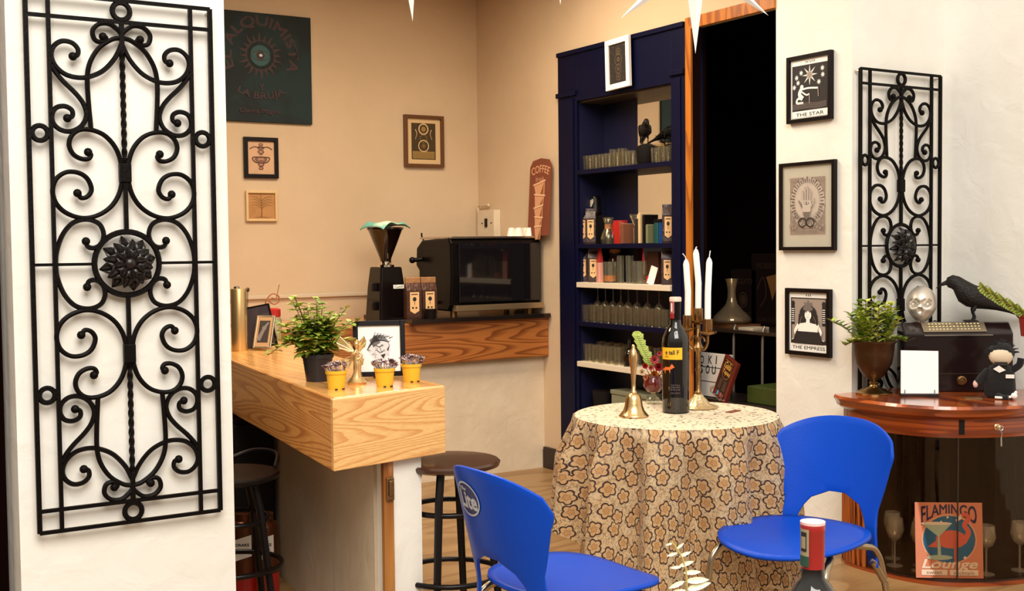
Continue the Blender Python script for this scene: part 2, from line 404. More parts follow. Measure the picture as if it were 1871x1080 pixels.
# ================================================================== the room
X_SIDE, Y_BACK, Y_FRONT, X_CORNER = 3.946, 6.775, 3.552, 4.55
struct(MB().box((-2.5, -3, -.05), (6.2, 7.0, 0)).build('floor', M_FLOOR))
struct(MB().box((.3, Y_FRONT+.35, 3.12), (6.2, 7.0, 3.2)).build('ceiling', M_BEIGE))
struct(MB().box((.3, Y_BACK, 0), (4.15, Y_BACK+.12, 3.12)).build('wall_back', M_BEIGE))
# side wall with the shelf niche and the doorway left open
sw = MB()
sw.box((X_SIDE, 5.80, 0), (X_SIDE+.19, Y_BACK, 3.12))
sw.box((X_SIDE, 4.01, 2.50), (X_SIDE+.19, 5.80, 3.12))
struct(sw.build('wall_side', M_BEIGE))
struct(MB().box((X_SIDE, Y_FRONT, 0), (4.75, 4.01, 3.5)).build('wall_pillar', M_WHITE))
struct(MB().box((.545, Y_FRONT, 0), (1.172, Y_FRONT+.22, 3.5)).build('wall_left', M_WHITE2))
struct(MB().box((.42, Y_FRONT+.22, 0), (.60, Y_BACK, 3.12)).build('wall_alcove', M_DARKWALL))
struct(MB().box((.545, Y_FRONT, 2.85), (X_SIDE, Y_FRONT+.35, 3.5)).build('trim_1', M_WHITE))
struct(MB().box((X_CORNER, -2.5, 0), (X_CORNER+.15, Y_FRONT, 3.5)).build('wall_right', M_WHITE2))
# store room behind the doorway
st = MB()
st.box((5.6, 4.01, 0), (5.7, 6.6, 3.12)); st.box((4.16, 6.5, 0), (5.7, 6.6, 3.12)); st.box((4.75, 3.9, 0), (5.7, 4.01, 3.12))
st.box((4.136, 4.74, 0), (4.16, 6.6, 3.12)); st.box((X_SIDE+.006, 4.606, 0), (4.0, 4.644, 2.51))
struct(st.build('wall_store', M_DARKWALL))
# dark wooden post and panel at the far left edge
struct(MB().box((.05, Y_FRONT+.09, .93), (.505, Y_FRONT+.15, 3.2)).build('trim_2', wood('dark_post_wood', sr(120, 70, 26), sr(50, 22, 8), (9, 9, .6), rings=6)))
struct(MB().box((.05, Y_FRONT+.10, 0), (.50, Y_FRONT+.16, .93)).build('trim_3', mat('grey_brown_panel', sr(112, 92, 78), .7, var=.2, scale=8)))
# door frame in orange wood
df = MB()
df.box((X_SIDE-.012, 4.602, 0), (X_SIDE+.004, 4.645, 2.515)); df.box((X_SIDE-.012, 4.01, 2.455), (X_SIDE+.004, 4.602, 2.515))
struct(df.build('door_1', M_ORANGE, bevel=.003))
struct(MB().box((X_SIDE-.018, 5.77, 0), (X_SIDE, 5.99, .115)).box((X_SIDE-.018, 5.80, .115), (X_SIDE, 5.985, .13)).build('baseboard_side', mat('dark_skirting', sr(34, 14, 10), .4)))
# ledge line running along the back wall
struct(MB().box((.6, Y_BACK-.022, 1.062), (3.30, Y_BACK, 1.085)).build('trim_4', mat('pale_ledge', (.60, .49, .36), .5), bevel=.004))
# low walls under the counters
struct(MB().box((2.10, 6.0, 0), (X_SIDE, 6.08, .693)).build('wall_service', M_BEIGE2))
A0 = Vector((1.373, 3.232, 0)); B0 = Vector((1.80, 3.318, 0)); DY = .109
def bar_pt(s, y):  # s 0..1 across the bar, y metres behind its front edge
    p = A0.lerp(B0, s); return (p.x+DY*y, p.y+y)
lw = MB(); lw.prism([bar_pt(.47, .15), bar_pt(.58, .15), bar_pt(.58, 3.30), bar_pt(.47, 3.30)], 0, .70)
struct(lw.build('wall_counter', M_BEIGE2))
lw = MB(); lw.prism([bar_pt(.50, .037), bar_pt(.802, .037), bar_pt(.802, .15), bar_pt(.50, .15)], 0, .70)
struct(lw.build('trim_5', M_WHITE))
# wooden edge strip with its old latch
t = thing('edge_strip', 'narrow bare wooden strip with an old latch on the end of the counter wall', 'wood strip', (*bar_pt(.452, .03), 0))
MB().box((0, 0, 0), (.034, .022, .698)).build('strip', wood('strip_wood', sr(178, 120, 60), sr(140, 82, 30), (9, 9, .6), rings=4), t, bevel=.002)
MB().box((.006, -.010, .575), (.032, 0, .648)).box((.012, -.018, .59), (.026, -.010, .64)).build('latch', M_BRASSD, t, bevel=.003)

# ------------------------------------------------------------------ the wooden bar and the service counter
t = thing('bar_counter', 'light pine bar top with deep boxed fascia, potted plants standing on its end', 'counter')
q = lambda s0, y0, s1, y1: [bar_pt(s0, y0), bar_pt(s1, y0), bar_pt(s1, y1), bar_pt(s0, y1)]
MB().prism(q(.012, .006, .99, 3.43), .90, .92).build('top', M_PINE_T, t, bevel=.003)
MB().prism(q(0, .022, .055, 3.43), .70, .917).build('side_board', M_PINE_Y, t, bevel=.003)
MB().prism(q(0, 0, 1, .0215), .70, .917).build('end_board', M_PINE_X, t, bevel=.003)
MB().prism(q(.945, .022, 1, 2.55), .70, .917).build('inner_board', M_PINE_Y, t, bevel=.003)
t = thing('service_counter', 'orange pine service counter running under the black espresso machine to the side wall', 'counter')
MB().box((2.19, 5.965, .905), (X_SIDE, Y_BACK-.005, .93)).build('top', M_PINE_T, t, bevel=.002)
MB().box((2.20, 5.94, .693), (X_SIDE-.002, 5.964, .93)).build('front_board', M_PINE_B, t, bevel=.003)

# ------------------------------------------------------------------ wrought iron grilles (flat scrollwork hung on the white walls)
YG = 3.522
def gp(zx, zy):  # a point measured on the left grille, as metres from its centre
    p = onY(zx/2, zy/2, YG); c = onY(232.5, 481.5, YG); return (p.x-c.x, p.z-c.z)
GC = onY(232.5, 481.5, YG)
g_w, g_h = .262, .765
scr = dict(
 a=[(447, 128), (430, 110), (400, 88), (362, 88), (338, 112), (346, 145), (372, 154), (388, 140), (376, 134)],
 b=[(450, 140), (408, 145), (362, 175), (330, 225), (319, 280), (322, 360), (332, 470)],
 c=[(442, 160), (420, 212), (380, 256), (335, 278), (290, 284), (240, 272), (202, 240), (187, 200), (197, 168), (226, 150), (262, 156), (284, 178), (283, 200), (266, 206)],
 d=[(188, 236), (202, 262), (232, 298), (275, 340), (304, 378), (316, 420), (300, 458), (264, 479), (225, 476), (196, 452), (190, 420), (205, 394), (236, 388), (262, 402), (264, 424), (246, 432)],
 e=[(322, 556), (332, 566), (322, 581), (295, 580), (266, 562), (252, 528), (263, 494), (295, 474), (342, 477), (388, 500), (426, 548), (445, 615), (441, 690), (412, 748), (362, 785), (303, 797), (245, 780), (206, 745), (192, 700), (204, 656), (240, 630), (284, 631), (318, 652), (334, 690), (322, 716), (298, 724), (283, 706)])
mid = [(314, 882), (322, 902), (346, 906), (370, 890), (379, 855), (362, 818), (318, 802), (268, 814), (230, 856), (208, 916), (204, 966)]
def grille(label, loc):
    t = thing('iron_grille', label, 'wall grille', loc, group='scrolled iron wall grilles')
    def bar(b, x0, z0, x1, z1, r=.0075): b.tube([(x0, 0, z0), (x1, 0, z1)], r, 4)
    f = MB()
    bar(f, -g_w, -g_h, -g_w, g_h, .009); bar(f, g_w, -g_h, g_w, g_h, .009)
    bar(f, -g_w, g_h, g_w, g_h); bar(f, -g_w, -g_h, g_w, -g_h); f.build('outer_frame', M_IRON, t, smooth=30)
    for sx in (-1, 1):
        b = MB(); bar(b, sx*.202, -g_h, sx*.202, g_h, .008); b.build('upright', M_IRON, t)
        for sz in (-1, 1):
            b = MB(); b.tube([(sx*.232+.021*math.cos(a), 0, sz*.372+.021*math.sin(a)) for a in [2*PI*i/20 for i in range(20)]], .0075, 6, closed=True)
            b.build('side_ring', M_IRON, t, smooth=50)
    for z in (-.703, .703):
        b = MB(); bar(b, -g_w, z, g_w, z); b.build('crossbar', M_IRON, t)
    for sx in (-1, 1):
        b = MB(); bar(b, sx*g_w, 0, sx*.095, 0, .006); b.build('crossbar', M_IRON, t)
    for sz in (-1, 1):
        b = MB(); b.tube([(.025*math.cos(a), 0, sz*.734+.025*math.sin(a)) for a in [2*PI*i/20 for i in range(20)]], .008, 6, closed=True)
        b.build('end_ring', M_IRON, t, smooth=50)
        b = MB(); b.tube([(0, 0, sz*.70), (0, 0, sz*.62)], .009, 4)
        b.tube([(0, 0, sz*(.62-.34*i/60)) for i in range(61)], .0085, 4, twist=.32)
        b.tube([(0, 0, sz*.28), (0, 0, sz*.095)], .0085, 4); b.build('stem', M_IRON, t)
        MB().box((-.017, -.011, sz*.265-.028), (.017, .011, sz*.265+.028)).build('clamp', M_IRON, t, bevel=.003)
        for sx in (-1, 1):
            for k, pts in scr.items():
                P = [gp(*p) for p in pts]; P = [(sx*abs(x) if abs(x) > .004 else 0, 0, sz*z) for x, z in P]
                S = spline(P, 5); b = MB(); b.tube(S, .0075, 6, flat=.95)
                for e in ([S[-1]] if k in 'acd' else ([S[0], S[-1]] if k == 'e' else [])): b.ball(e, .0125, n=10)
                b.build('scroll', M_IRON, t, smooth=50)
    for sx in (-1, 1):
        P = [gp(*p) for p in mid]; P = [(sx*abs(x), 0, max(z, 0)) for x, z in P]
        P = P[:-1]+[(P[-1][0], 0, 0)]+[(x, y, -z) for x, y, z in P[:-1][::-1]]
        S = spline(P, 5); b = MB(); b.tube(S, .0075, 6, flat=.95); b.ball(S[0], .0125, n=10); b.ball(S[-1], .0125, n=10)
        b.build('scroll', M_IRON, t, smooth=50)
    b = MB(); b.tube([(.093*math.cos(a), 0, .093*math.sin(a)) for a in [2*PI*i/40 for i in range(40)]], .0085, 6, closed=True)
    b.build('medallion_ring', M_IRON, t, smooth=50)
    b = MB()
    for ly, (n, R, w_, y0) in enumerate(((8, .082, .044, -.004), (8, .072, .040, -.014), (8, .050, .032, -.024))):
        for i in range(n):
            a = 2*PI*(i+.5*ly)/n+.2
            for seg in range(1):
                vs = []; prof = ((.1, .5), (.35, .95), (.62, 1), (.82, .65), (1, .08))
                for tt, ww in prof:
                    r_ = R*tt; y = y0-.022*math.sin(tt*2.6)+(.012 if tt == 1 else 0)
                    for s_, dy in ((-1, 0), (-.45, .004), (0, -.005), (.45, .004), (1, 0)):
                        e = s_*w_*.5*ww; vs.append((r_*math.cos(a)-e*math.sin(a), y+dy, r_*math.sin(a)+e*math.cos(a)))
                fs = [(j*5+k, j*5+k+1, j*5+k+6, j*5+k+5) for j in range(4) for k in range(4)]
                b.add(vs, fs)
    b.ball((0, -.036, 0), .018, sc=(1, .7, 1)); b.box((-.004, -.01, -.004), (.004, .004, .004))
    b.build('rosette', mat('cast_black_iron', (.016, .012, .011), .28, .3), t, smooth=60, solid=.002)
    for sx in (-1, 1):
        MB().lathe([(.006, 0), (.006, Y_FRONT-YG)], 8, mx=Matrix.Translation((sx*g_w, 0, g_h-.01)) @ Matrix.Rotation(-PI/2, 4, 'X')).build('wall_hook', M_STEEL, t)
    return t
g1 = grille('large black scrolled iron grille on the white pillar at the left', GC)
gr_top = onY(1646, 448.5, YG)
dup(g1, gr_top, 0, 'black scrolled iron grille on the wall behind the skull and urn')

# ------------------------------------------------------------------ flat pictures
def frame_thing(name, label, cat, org, xd, w_, h, fw, fmat, backm, draw, pm, group=None, deep=.022, matw=0, pane=False, yd=(0, 0, 1)):
    """org: centre of the frame's back on the wall; the sheet faces the room"""
    mx = basis(org, xd, yd)
    t = thing(name, label, cat, group=group); t.matrix_world = mx
    f = MB()
    for a, b in (((-w_/2, -h/2), (-w_/2+fw, h/2)), ((w_/2-fw, -h/2), (w_/2, h/2)), ((-w_/2+fw, h/2-fw), (w_/2-fw, h/2)), ((-w_/2+fw, -h/2), (w_/2-fw, -h/2+fw))):
        f.box((a[0], a[1], 0), (b[0], b[1], deep))
    f.build('frame', fmat, t, bevel=.0015)
    bk_ = MB().box((-w_/2+fw, -h/2+fw, .004), (w_/2-fw, h/2-fw, .009)).build('backing', backm, t)
    A = Art(Matrix.Translation((0, 0, .009))); draw(A, w_-2*fw, h-2*fw); A.build('print', pm, bk_)
    if pane: MB().box((-w_/2+fw, -h/2+fw, .0165), (w_/2-fw, h/2-fw, .0180)).build('pane', glass('picture_glass', (1, 1, 1), .98, rim=(.8, .75, .7)), t)
    return t
def on_wall(plane, u0, v0, u1, v1, val):
    """centre, width, height of an upright rectangle seen between two corners"""
    a = plane(u0, v0, val); b = plane(u1, v1, val); c = (a+b)/2
    return c, math.hypot(b.x-a.x, b.y-a.y), abs(a.z-b.z)
INKS = [M_PAPERW, M_INK, M_GREYINK, M_MIDINK]
def star_card(A, w_, h):
    A.rect(-w_*.5, -h*.5, w_*.5, h*.5, 0); A.rect(-w_*.46, -h*.37, w_*.46, h*.40, 1)
    A.text('XVII', 0, h*.445, w_*.26, h*.04, 1); A.line([(-w_*.46, h*.485), (w_*.46, h*.485)], .001, 1)
    A.text('THE STAR', 0, -h*.435, w_*.72, h*.055, 1, bold=.0004); A.line([(-w_*.46, -h*.485), (w_*.46, -h*.485)], .001, 1)
    A.star(0, h*.22, w_*.20, 0, 8, .28); A.star(0, h*.22, w_*.10, 3, 8, .5)
    for x, y in ((-.34, .2), (-.22, .27), (.33, .30), (.34, .19), (.24, .08), (-.30, .11), (-.40, .04)): A.star(x*w_, y*h, w_*.06, 0, 8, .4)
    # a kneeling figure pouring water, drawn as plain strokes
    A.disc(-w_*.20, h*.03, w_*.045, 0); A.line([(-w_*.22, 0), (-w_*.26, -h*.09), (-w_*.18, -h*.17)], [w_*.07, w_*.10], 0, 5)
    A.line([(-w_*.18, -h*.17), (-w_*.30, -h*.16), (-w_*.33, -h*.23), (-w_*.16, -h*.24)], w_*.045, 0, 5)
    A.line([(-w_*.20, -h*.01), (-w_*.02, -h*.0), (w_*.22, -h*.02)], w_*.035, 0, 4); A.line([(w_*.22, -h*.02), (w_*.23, -h*.16)], w_*.02, 3)
    A.line([(-w_*.2, -h*.05), (-w_*.08, -h*.11), (0, -h*.10)], w_*.03, 0, 4); A.line([(0, -h*.10), (0, -h*.26)], w_*.02, 3)
    for i in range(9):
        y = -h*(.25+.012*i); A.line([(-w_*.44, y), (-w_*.1+w_*.05*math.sin(i*2), y+h*.01), (w_*.2, y-h*.008), (w_*.44, y+h*.006)], .0009, 3 if i % 2 else 2, 4)
def empress_card(A, w_, h):
    A.rect(-w_*.5, -h*.5, w_*.5, h*.5, 0); A.rect(-w_*.46, -h*.37, w_*.46, h*.41, 1); A.rect(-w_*.43, -h*.30, w_*.43, h*.39, 3)
    A.text('III', 0, h*.45, w_*.12, h*.035, 1); A.text('THE EMPRESS', 0, -h*.435, w_*.84, h*.055, 1, bold=.0004)
    for s in (-1, 1):
        A.rect(s*w_*.40-w_*.045, -h*.05, s*w_*.40+w_*.045, h*.28, 1); A.disc(s*w_*.40, h*.31, w_*.05, 1)
        for i in range(7): A.rect(s*w_*.40-w_*.035, h*(.0+.035*i), s*w_*.40+w_*.035, h*(.012+.035*i), 0)
    A.disc(0, h*.14, w_*.22, 1, h*.15); A.poly([(-w_*.24, h*.13), (-w_*.26, -h*.06), (w_*.26, -h*.06), (w_*.24, h*.13)], 1)
    A.disc(0, h*.12, w_*.085, 0, h*.085); A.poly([(-w_*.04, h*.06), (w_*.04, h*.06), (w_*.05, -h*.02), (-w_*.05, -h*.02)], 0)
    A.star(0, h*.26, w_*.14, 2, 7, .55); A.rect(-w_*.12, h*.20, w_*.12, h*.235, 2)
    for s in (-1, 1):
        A.line([(s*w_*.03, h*.13), (s*w_*.045, h*.13)], .0014, 1); A.line([(s*w_*.15, h*.1), (s*w_*.2, h*.0), (s*w_*.14, -h*.06)], .0015, 3, 5)
        A.poly([(0, 0), (s*w_*.22, -h*.03), (s*w_*.26, -h*.16), (0, -h*.19)], 0)
        A.line([(s*w_*.24, -h*.05), (s*w_*.33, -h*.17), (s*w_*.24, -h*.25)], [w_*.08, w_*.05], 0, 5); A.line([(s*w_*.28, -h*.25), (s*w_*.42, -h*.31)], .003, 0)
    A.line([(-w_*.03, h*.085), (w_*.03, h*.085)], .001, 1); A.poly([(-w_*.30, -h*.16), (w_*.30, -h*.16), (w_*.40, -h*.36), (-w_*.40, -h*.36)], 1)
    A.line([(w_*.12, -h*.02), (w_*.30, h*.02), (w_*.26, -h*.16)], .0014, 1, 4)
def palm_print(A, w_, h):
    w2, h2 = w_*.72, h*.72; P = lambda x, y: (x*w2, y*h2)
    A.rect(-w2/2, -h2/2, w2/2, h2/2, 4)
    A.rect(-w2*.49, -h2*.49, w2*.49, h2*.49, 3)
    A.disc(0, .06*h2, w2*.47, 4, h2*.43)
    for i in range(44):
        a = 2*PI*i/44; r0, r1 = .33, (.47 if i % 2 else .43)
        A.line([P(r0*math.cos(a)*1.05, .08+r0*math.sin(a)), P(r1*math.cos(a)*1.02, .08+r1*math.sin(a)*.9)], [.003, .008], 2)
    A.ring(0, .08*h2, w2*.37, .0012, 2, h2*.33)
    A.poly([P(-.13, .10), P(.13, .10), P(.11, -.08), P(.05, -.18), P(-.05, -.18), P(-.11, -.08)], 4)
    for x, y in ((-.11, .26), (-.045, .32), (.03, .33), (.10, .28)):
        A.line([P(x*.9, .1), P(x, y)], .0075, 2); A.line([P(x*.9, .09), P(x, y-.008)], .0055, 4)
    A.line([P(.12, -.02), P(.22, .12)], .0075, 2); A.line([P(.12, -.02), P(.215, .11)], .0055, 4); A.line([P(-.12, -.02), P(-.22, .10)], .006, 2)
    A.disc(0, .05*h2, w2*.065, 2, h2*.022); A.disc(0, .05*h2, w2*.045, 0, h2*.014); A.disc(0, .05*h2, w2*.018, 1)
    A.poly([P(-.10, -.10), P(.10, -.10), P(.05, -.22), P(-.05, -.22)], 2)
    for x in (-.11, .11): A.ring(x*w2, -.28*h2, w2*.12, .007, 1, h2*.085)
    for s in (-1, 1):
        A.ring(s*.36*w2, -.20*h2, w2*.08, .0015, 2)
        A.line([P(s*.15, -.2), P(s*.27, -.12), P(s*.36, -.20), P(s*.30, -.30), P(s*.20, -.34)], .0016, 2, 5)
        for i in range(5): A.disc(s*w2*(.30+.04*i), h2*(-.36+.03*math.sin(i*2)), .005, 2 if i % 2 else 3)
    A.text('LUX ET TERRA', 0, -.43*h2, w2*.6, h2*.03, 2)
    for i in range(14): A.line([P(-.48+.07*i, .49), P(-.46+.07*i, .43)], .003, 3)
x = X_SIDE-.002
c, w_, h = on_wall(onX, 1442.6, 104.4, 1523.8, 219.5, x)
frame_thing('framed_print', 'black framed tarot print reading THE STAR, topmost on the narrow white wall', 'picture', c, (0, -1, 0), w_, .302, .018, M_FRAMEB, M_PAPERW, star_card, INKS, 'black framed prints on the white pillar')
c, w_, h = on_wall(onX, 1428.8, 297.8, 1530, 459.4, x)
frame_thing('framed_print', 'black framed glass print of an open palm, middle of three on the white pillar', 'picture', c, (0, -1, 0), w_, .400, .016, M_FRAMEB, mat('pale_mount', (.56, .53, .44), .6), palm_print, INKS+[mat('warm_sheet', (.60, .52, .45), .7)], 'black framed prints on the white pillar', pane=True)
c, w_, h = on_wall(onX, 1440, 524.8, 1521.5, 655, x)
frame_thing('framed_print', 'black framed tarot print reading THE EMPRESS, lowest on the narrow white wall', 'picture', c, (0, -1, 0), w_, .305, .018, M_FRAMEB, M_PAPERW, empress_card, INKS, 'black framed prints on the white pillar')
# back wall pictures
def totem(A, w_, h):
    A.rect(-w_/2, -h/2, w_/2, h/2, 0)
    for y, rx, ry in ((.40, .09, .05), (.30, .14, .06), (.18, .13, .07), (-.05, .24, .10), (-.2, .12, .08), (-.32, .09, .05)):
        A.disc(0, y*h, rx*w_, 2, ry*h); A.disc(0, y*h, rx*w_*.5, 3, ry*h*.5); A.ring(0, y*h, rx*w_*.8, .002, 1, ry*h*.8)
    for s in (-1, 1):
        A.line([(0, .30*h), (s*.25*w_, .33*h), (s*.42*w_, .26*h)], .005, 1, 4); A.line([(s*.1*w_, .02*h), (s*.32*w_, .0), (s*.25*w_, -.12*h), (s*.08*w_, -.16*h)], .006, 1, 5)
    for i in range(6): A.line([(-.06*w_, (.1-.09*i)*h), (.06*w_, (.1-.09*i)*h)], .003, 1)
def treep(A, w_, h):
    A.rect(-w_/2, -h/2, w_/2, h/2, 0)
    A.line([(0, -.45*h), (.01*w_, -.1*h), (-.02*w_, .45*h)], [.008, .003], 1, 5)
    for s in (-1, 1):
        for i in range(4): A.line([(0, (-.1+.1*i)*h), (s*.2*w_, (.05+.1*i)*h), (s*.42*w_, (.0+.12*i)*h)], [.004, .001], 1, 4)
        A.line([(0, -.42*h), (s*.3*w_, -.46*h)], [.004, .001], 1)
def moons(A, w_, h):
    A.rect(-w_/2, -h/2, w_/2, h/2, 0); A.rect(-w_*.36, -h*.40, w_*.36, h*.40, 1); A.rect(-w_*.33, -h*.38, w_*.33, -h*.22, 3)
    A.ring(0, h*.27, w_*.15, .008, 0); A.disc(0, h*.27, w_*.07, 3)
    A.ring(0, h*.06, w_*.11, .005, 2); A.ring(0, -h*.10, w_*.16, .006, 0); A.star(0, -h*.10, w_*.09, 2, 10, .4)
    for s in (-1, 1):
        A.line([(s*w_*.24, h*.26), (s*w_*.20, h*.16), (s*w_*.25, h*.04)], [.005, .002], 0, 4)
    for i in range(10): A.line([(-w_*.3+w_*.065*i, -h*.37), (-w_*.28+w_*.065*i, -h*.25)], .0015, 1)
yb = Y_BACK-.001
c, w_, h = on_wall(onY, 443.5, 250, 507.5, 326.5, yb)
frame_thing('framed_print', 'small dark framed totem drawing under the teal board on the beige wall', 'picture', c, (1, 0, 0), w_, h, .024, M_FRAMEB, M_PAPERC, totem, [mat('pale_parchment', sr(205, 165, 130), .7, var=.15), mat('sepia_line', sr(78, 46, 38), .7), mat('sepia_fill', sr(134, 92, 74), .7), mat('sepia_pale', sr(170, 128, 104), .7)])
c, w_, h = on_wall(onY, 447.5, 348.5, 505.5, 404.5, yb)
frame_thing('framed_print', 'small square tree picture in a pale gold frame below the totem drawing', 'picture', c, (1, 0, 0), w_, h, .014, mat('pale_gilt', sr(222, 190, 140), .4, .3), M_PAPERC, treep, [mat('tan_wash', sr(176, 128, 78), .8, var=.3, scale=14), mat('brown_wash', sr(120, 78, 40), .8)])
c, w_, h = on_wall(onY, 736, 209.5, 808.5, 306.8, yb)
frame_thing('framed_print', 'brown framed print of stacked moons alone on the beige wall above the grinder', 'picture', c, (1, 0, 0), w_, h, .020, mat('brown_frame', sr(96, 58, 30), .4), M_PAPERC, moons, [mat('cream_mount', sr(214, 182, 136), .8), mat('dark_olive_print', sr(66, 50, 24), .8, var=.3), mat('mid_olive_print', sr(120, 92, 46), .8), mat('light_olive_print', sr(146, 116, 62), .8)], deep=.03)
# teal painted board
c, w_, h = on_wall(onY, 410, 18, 568.5, 228.3, yb)
wB = .66; cx = c.x+w_/2-wB/2; mx = basis((cx, Y_BACK-.001, 2.442), (1, 0, 0), (0, 0, 1))
t = thing('painted_board', 'dark teal wooden sign lettered ALQUIMISTA Y LA BRUJA with a sun and eye', 'sign'); t.matrix_world = mx
brd = MB().box((-wB/2, -.323, 0), (wB/2, .323, .022)).build('board', M_TEAL, t, bevel=.002)
A = Art(Matrix.Translation((0, 0, .022)))
ccx = .006; cy = .070
A.text('EL ALQUIMISTA', ccx+.002, cy+.20, .80, .070, 0, warp=arc_warp(.20), bold=.005)
for i in range(20):
    a = 2*PI*i/20; ca, sa = math.cos(a), math.sin(a); l = .055 if i % 2 else .04
    A.line([(ccx+.082*ca, cy+.082*sa), (ccx+(.082+l*.6)*ca-.006*sa, cy+(.082+l*.6)*sa+.006*ca), (ccx+(.085+l)*ca, cy+(.085+l)*sa)], [.022, .003], 0, 4)
A.ring(ccx, cy, .092, .008, 0); A.disc(ccx, cy, .062, 2); A.disc(ccx, cy, .026, 0); A.disc(ccx+.003, cy+.002, .010, 1, .008)
A.line([(ccx-.06, cy), (ccx-.03, cy+.026), (ccx+.03, cy+.026), (ccx+.06, cy), (ccx+.03, cy-.026), (ccx-.03, cy-.026), (ccx-.06, cy)], .004, 0, 4)
A.text('Y', ccx+.003, -.118, .030, .040, 0, bold=.003)
A.text('LA BRUJA', ccx, -.175, .30, .05, 0, warp=arc_warp(.30, False), bold=.003)
A.text('Cocina Magica', ccx-.01, -.262, .25, .035, 0, bold=.002)
A.build('lettering', [M_DRED, mat('eye_white', sr(190, 190, 200), .4), mat('teal_ring', sr(24, 74, 76), .6)], brd)
# tall coffee sign leaning on the side wall
c, w_, h = on_wall(onX, 968, 289, 1009, 430, X_SIDE-.03)
mx = basis((X_SIDE-.034, c.y, 1.66), (0, -1, 0), (.06, 0, 1)); w_ = .235; h = .47
t = thing('coffee_sign', 'tall rusty brown tin sign reading COFFEE with stacked cups', 'sign'); t.matrix_world = mx
MB().prism([(-w_/2, -h/2), (w_/2, -h/2), (w_/2, h/2-.05), (w_/2-.03, h/2-.012), (0, h/2), (-w_/2+.03, h/2-.012), (-w_/2, h/2-.05)], 0, .006).build('plate', M_BROWN, t)
A = Art(Matrix.Translation((0, 0, .006)))
A.text('COFFEE', 0, h/2-.065, .20, .045, 0, warp=arc_warp(.25), bold=.002); A.text('break', 0, h/2-.125, .09, .03, 0)
for i, (y, r) in enumerate(((.055, .10), (-.02, -.04), (-.09, .09), (-.155, -.03), (-.21, .03))):
    k = 1-.10*i; ca, sa = math.cos(r*2), math.sin(r*2); R = lambda X, Y: (X*ca-Y*sa, y+X*sa+Y*ca)
    A.poly([R(-.060*k, .03), R(.060*k, .03), R(.045*k, -.048), R(-.045*k, -.048)], 0)
    A.line([R(-.068*k, .032), R(.068*k, .032)], .010, 1); A.line([R(-.066*k, .024), R(.066*k, .024)], .003, 2)
    A.poly([R(.050*k, .02), R(.035*k, -.046), R(-.005*k, -.046)], 2)
A.build('print', [mat('faded_tan', sr(206, 150, 112), .7), mat('pale_tan', sr(222, 176, 138), .7), mat('ochre_print', sr(140, 84, 34), .7)], t)
# electric box
t = thing('switch_box', 'pale painted electric switch box with conduit in the corner above the espresso machine', 'switch box')
MB().box((X_SIDE-.05, 6.49, 1.425), (X_SIDE, 6.70, 1.60)).build('housing', M_BEIGE2, t, bevel=.004)
MB().box((X_SIDE-.058, 6.575, 1.49), (X_SIDE-.05, 6.60, 1.545)).ball((X_SIDE-.051, 6.64, 1.515), .005).ball((X_SIDE-.051, 6.525, 1.515), .005).build('switch', M_BLACK, t)
MB().tube([(X_SIDE-.025, 6.735, .935), (X_SIDE-.025, 6.735, 1.63), (X_SIDE-.025, 6.60, 1.635)], .009, 8).build('conduit', M_BEIGE2, t, smooth=50)
# ================================================================== blue shelf cabinet in the side wall
XF, XB, YN, YFR = 3.934, 4.132, 4.757, 5.61
t = thing('shelf_cabinet', 'tall navy blue built-in shelf cabinet full of glasses and coffee bags', 'cabinet')
for a, b in ((5.61, 5.80), (4.647, 4.757)):
    MB().box((XF, a, 0), (XF+.02, b, 2.50)).box((XF-.008, a+.03, 0), (XF, b-.03, 2.22)).box((XF-.016, a-.004 if a > 5 else a, 2.235), (XF, b+.004, 2.262)).build('stile', M_NAVY, t, bevel=.002)
MB().box((XF, 4.757, 2.20), (XF+.02, 5.61, 2.50)).box((XF-.012, 4.65, 2.475), (XF, 5.80, 2.50)).build('header', M_NAVY, t, bevel=.002)
MB().box((XF+.02, 5.61, 0), (XB+.004, 5.63, 2.5)).build('side_panel', M_NAVYD, t); MB().box((XF+.02, 4.737, 0), (XB+.004, 4.757, 2.5)).build('side_panel', M_NAVYD, t)
MB().box((XB, 5.29, 0), (XB+.004, 5.61, 2.5)).build('back_panel', M_NAVYD, t)
MB().box((XB, 4.757, 0), (XB+.004, 5.29, 1.12)).build('back_panel', M_NAVYD, t)
MB().box((XB, 4.757, 1.12), (XB+.004, 5.29, 2.25)).build('mirror', M_MIRROR, t)
MB().box((XF+.02, 4.757, 2.19), (XB, 5.61, 2.20)).box((XF+.02, 4.757, 2.245), (XB, 5.61, 2.26)).build('soffit', mat('dark_olive_shelf', sr(60, 46, 22), .5), t)
WS = mat('cream_shelf', (.72, .62, .48), .5)
SHZ = dict(A=1.800, B=1.372, C=1.150, D=.920, E=.688, F=.40)
for k, z in SHZ.items():
    cr = k in 'CE'
    MB().box((XF-(.012 if cr else 0), YN+.001, z-(.030 if cr else .026)), (XB-.001, YFR-.001 if not cr else YFR-.001, z)).build('shelf', WS if cr else M_NAVY, t, bevel=.002)
def shelf_pt(u, z, x=4.02): 
    p = onX(u, 500, x); return Vector((x, p.y, z))
def tumbler(label, r=.032, h=.095, m=None, group=None, name='tumbler'):
    t = MB().lathe([(.001, .006), (r*.82, .004), (r*.86, 0), (r*.88, .004), (r, h), (r*.94, h), (r*.82, .012), (.001, .012)], 14).build(name, m or M_GLASSD, smooth=50)
    return props(t, label, 'glass', group)
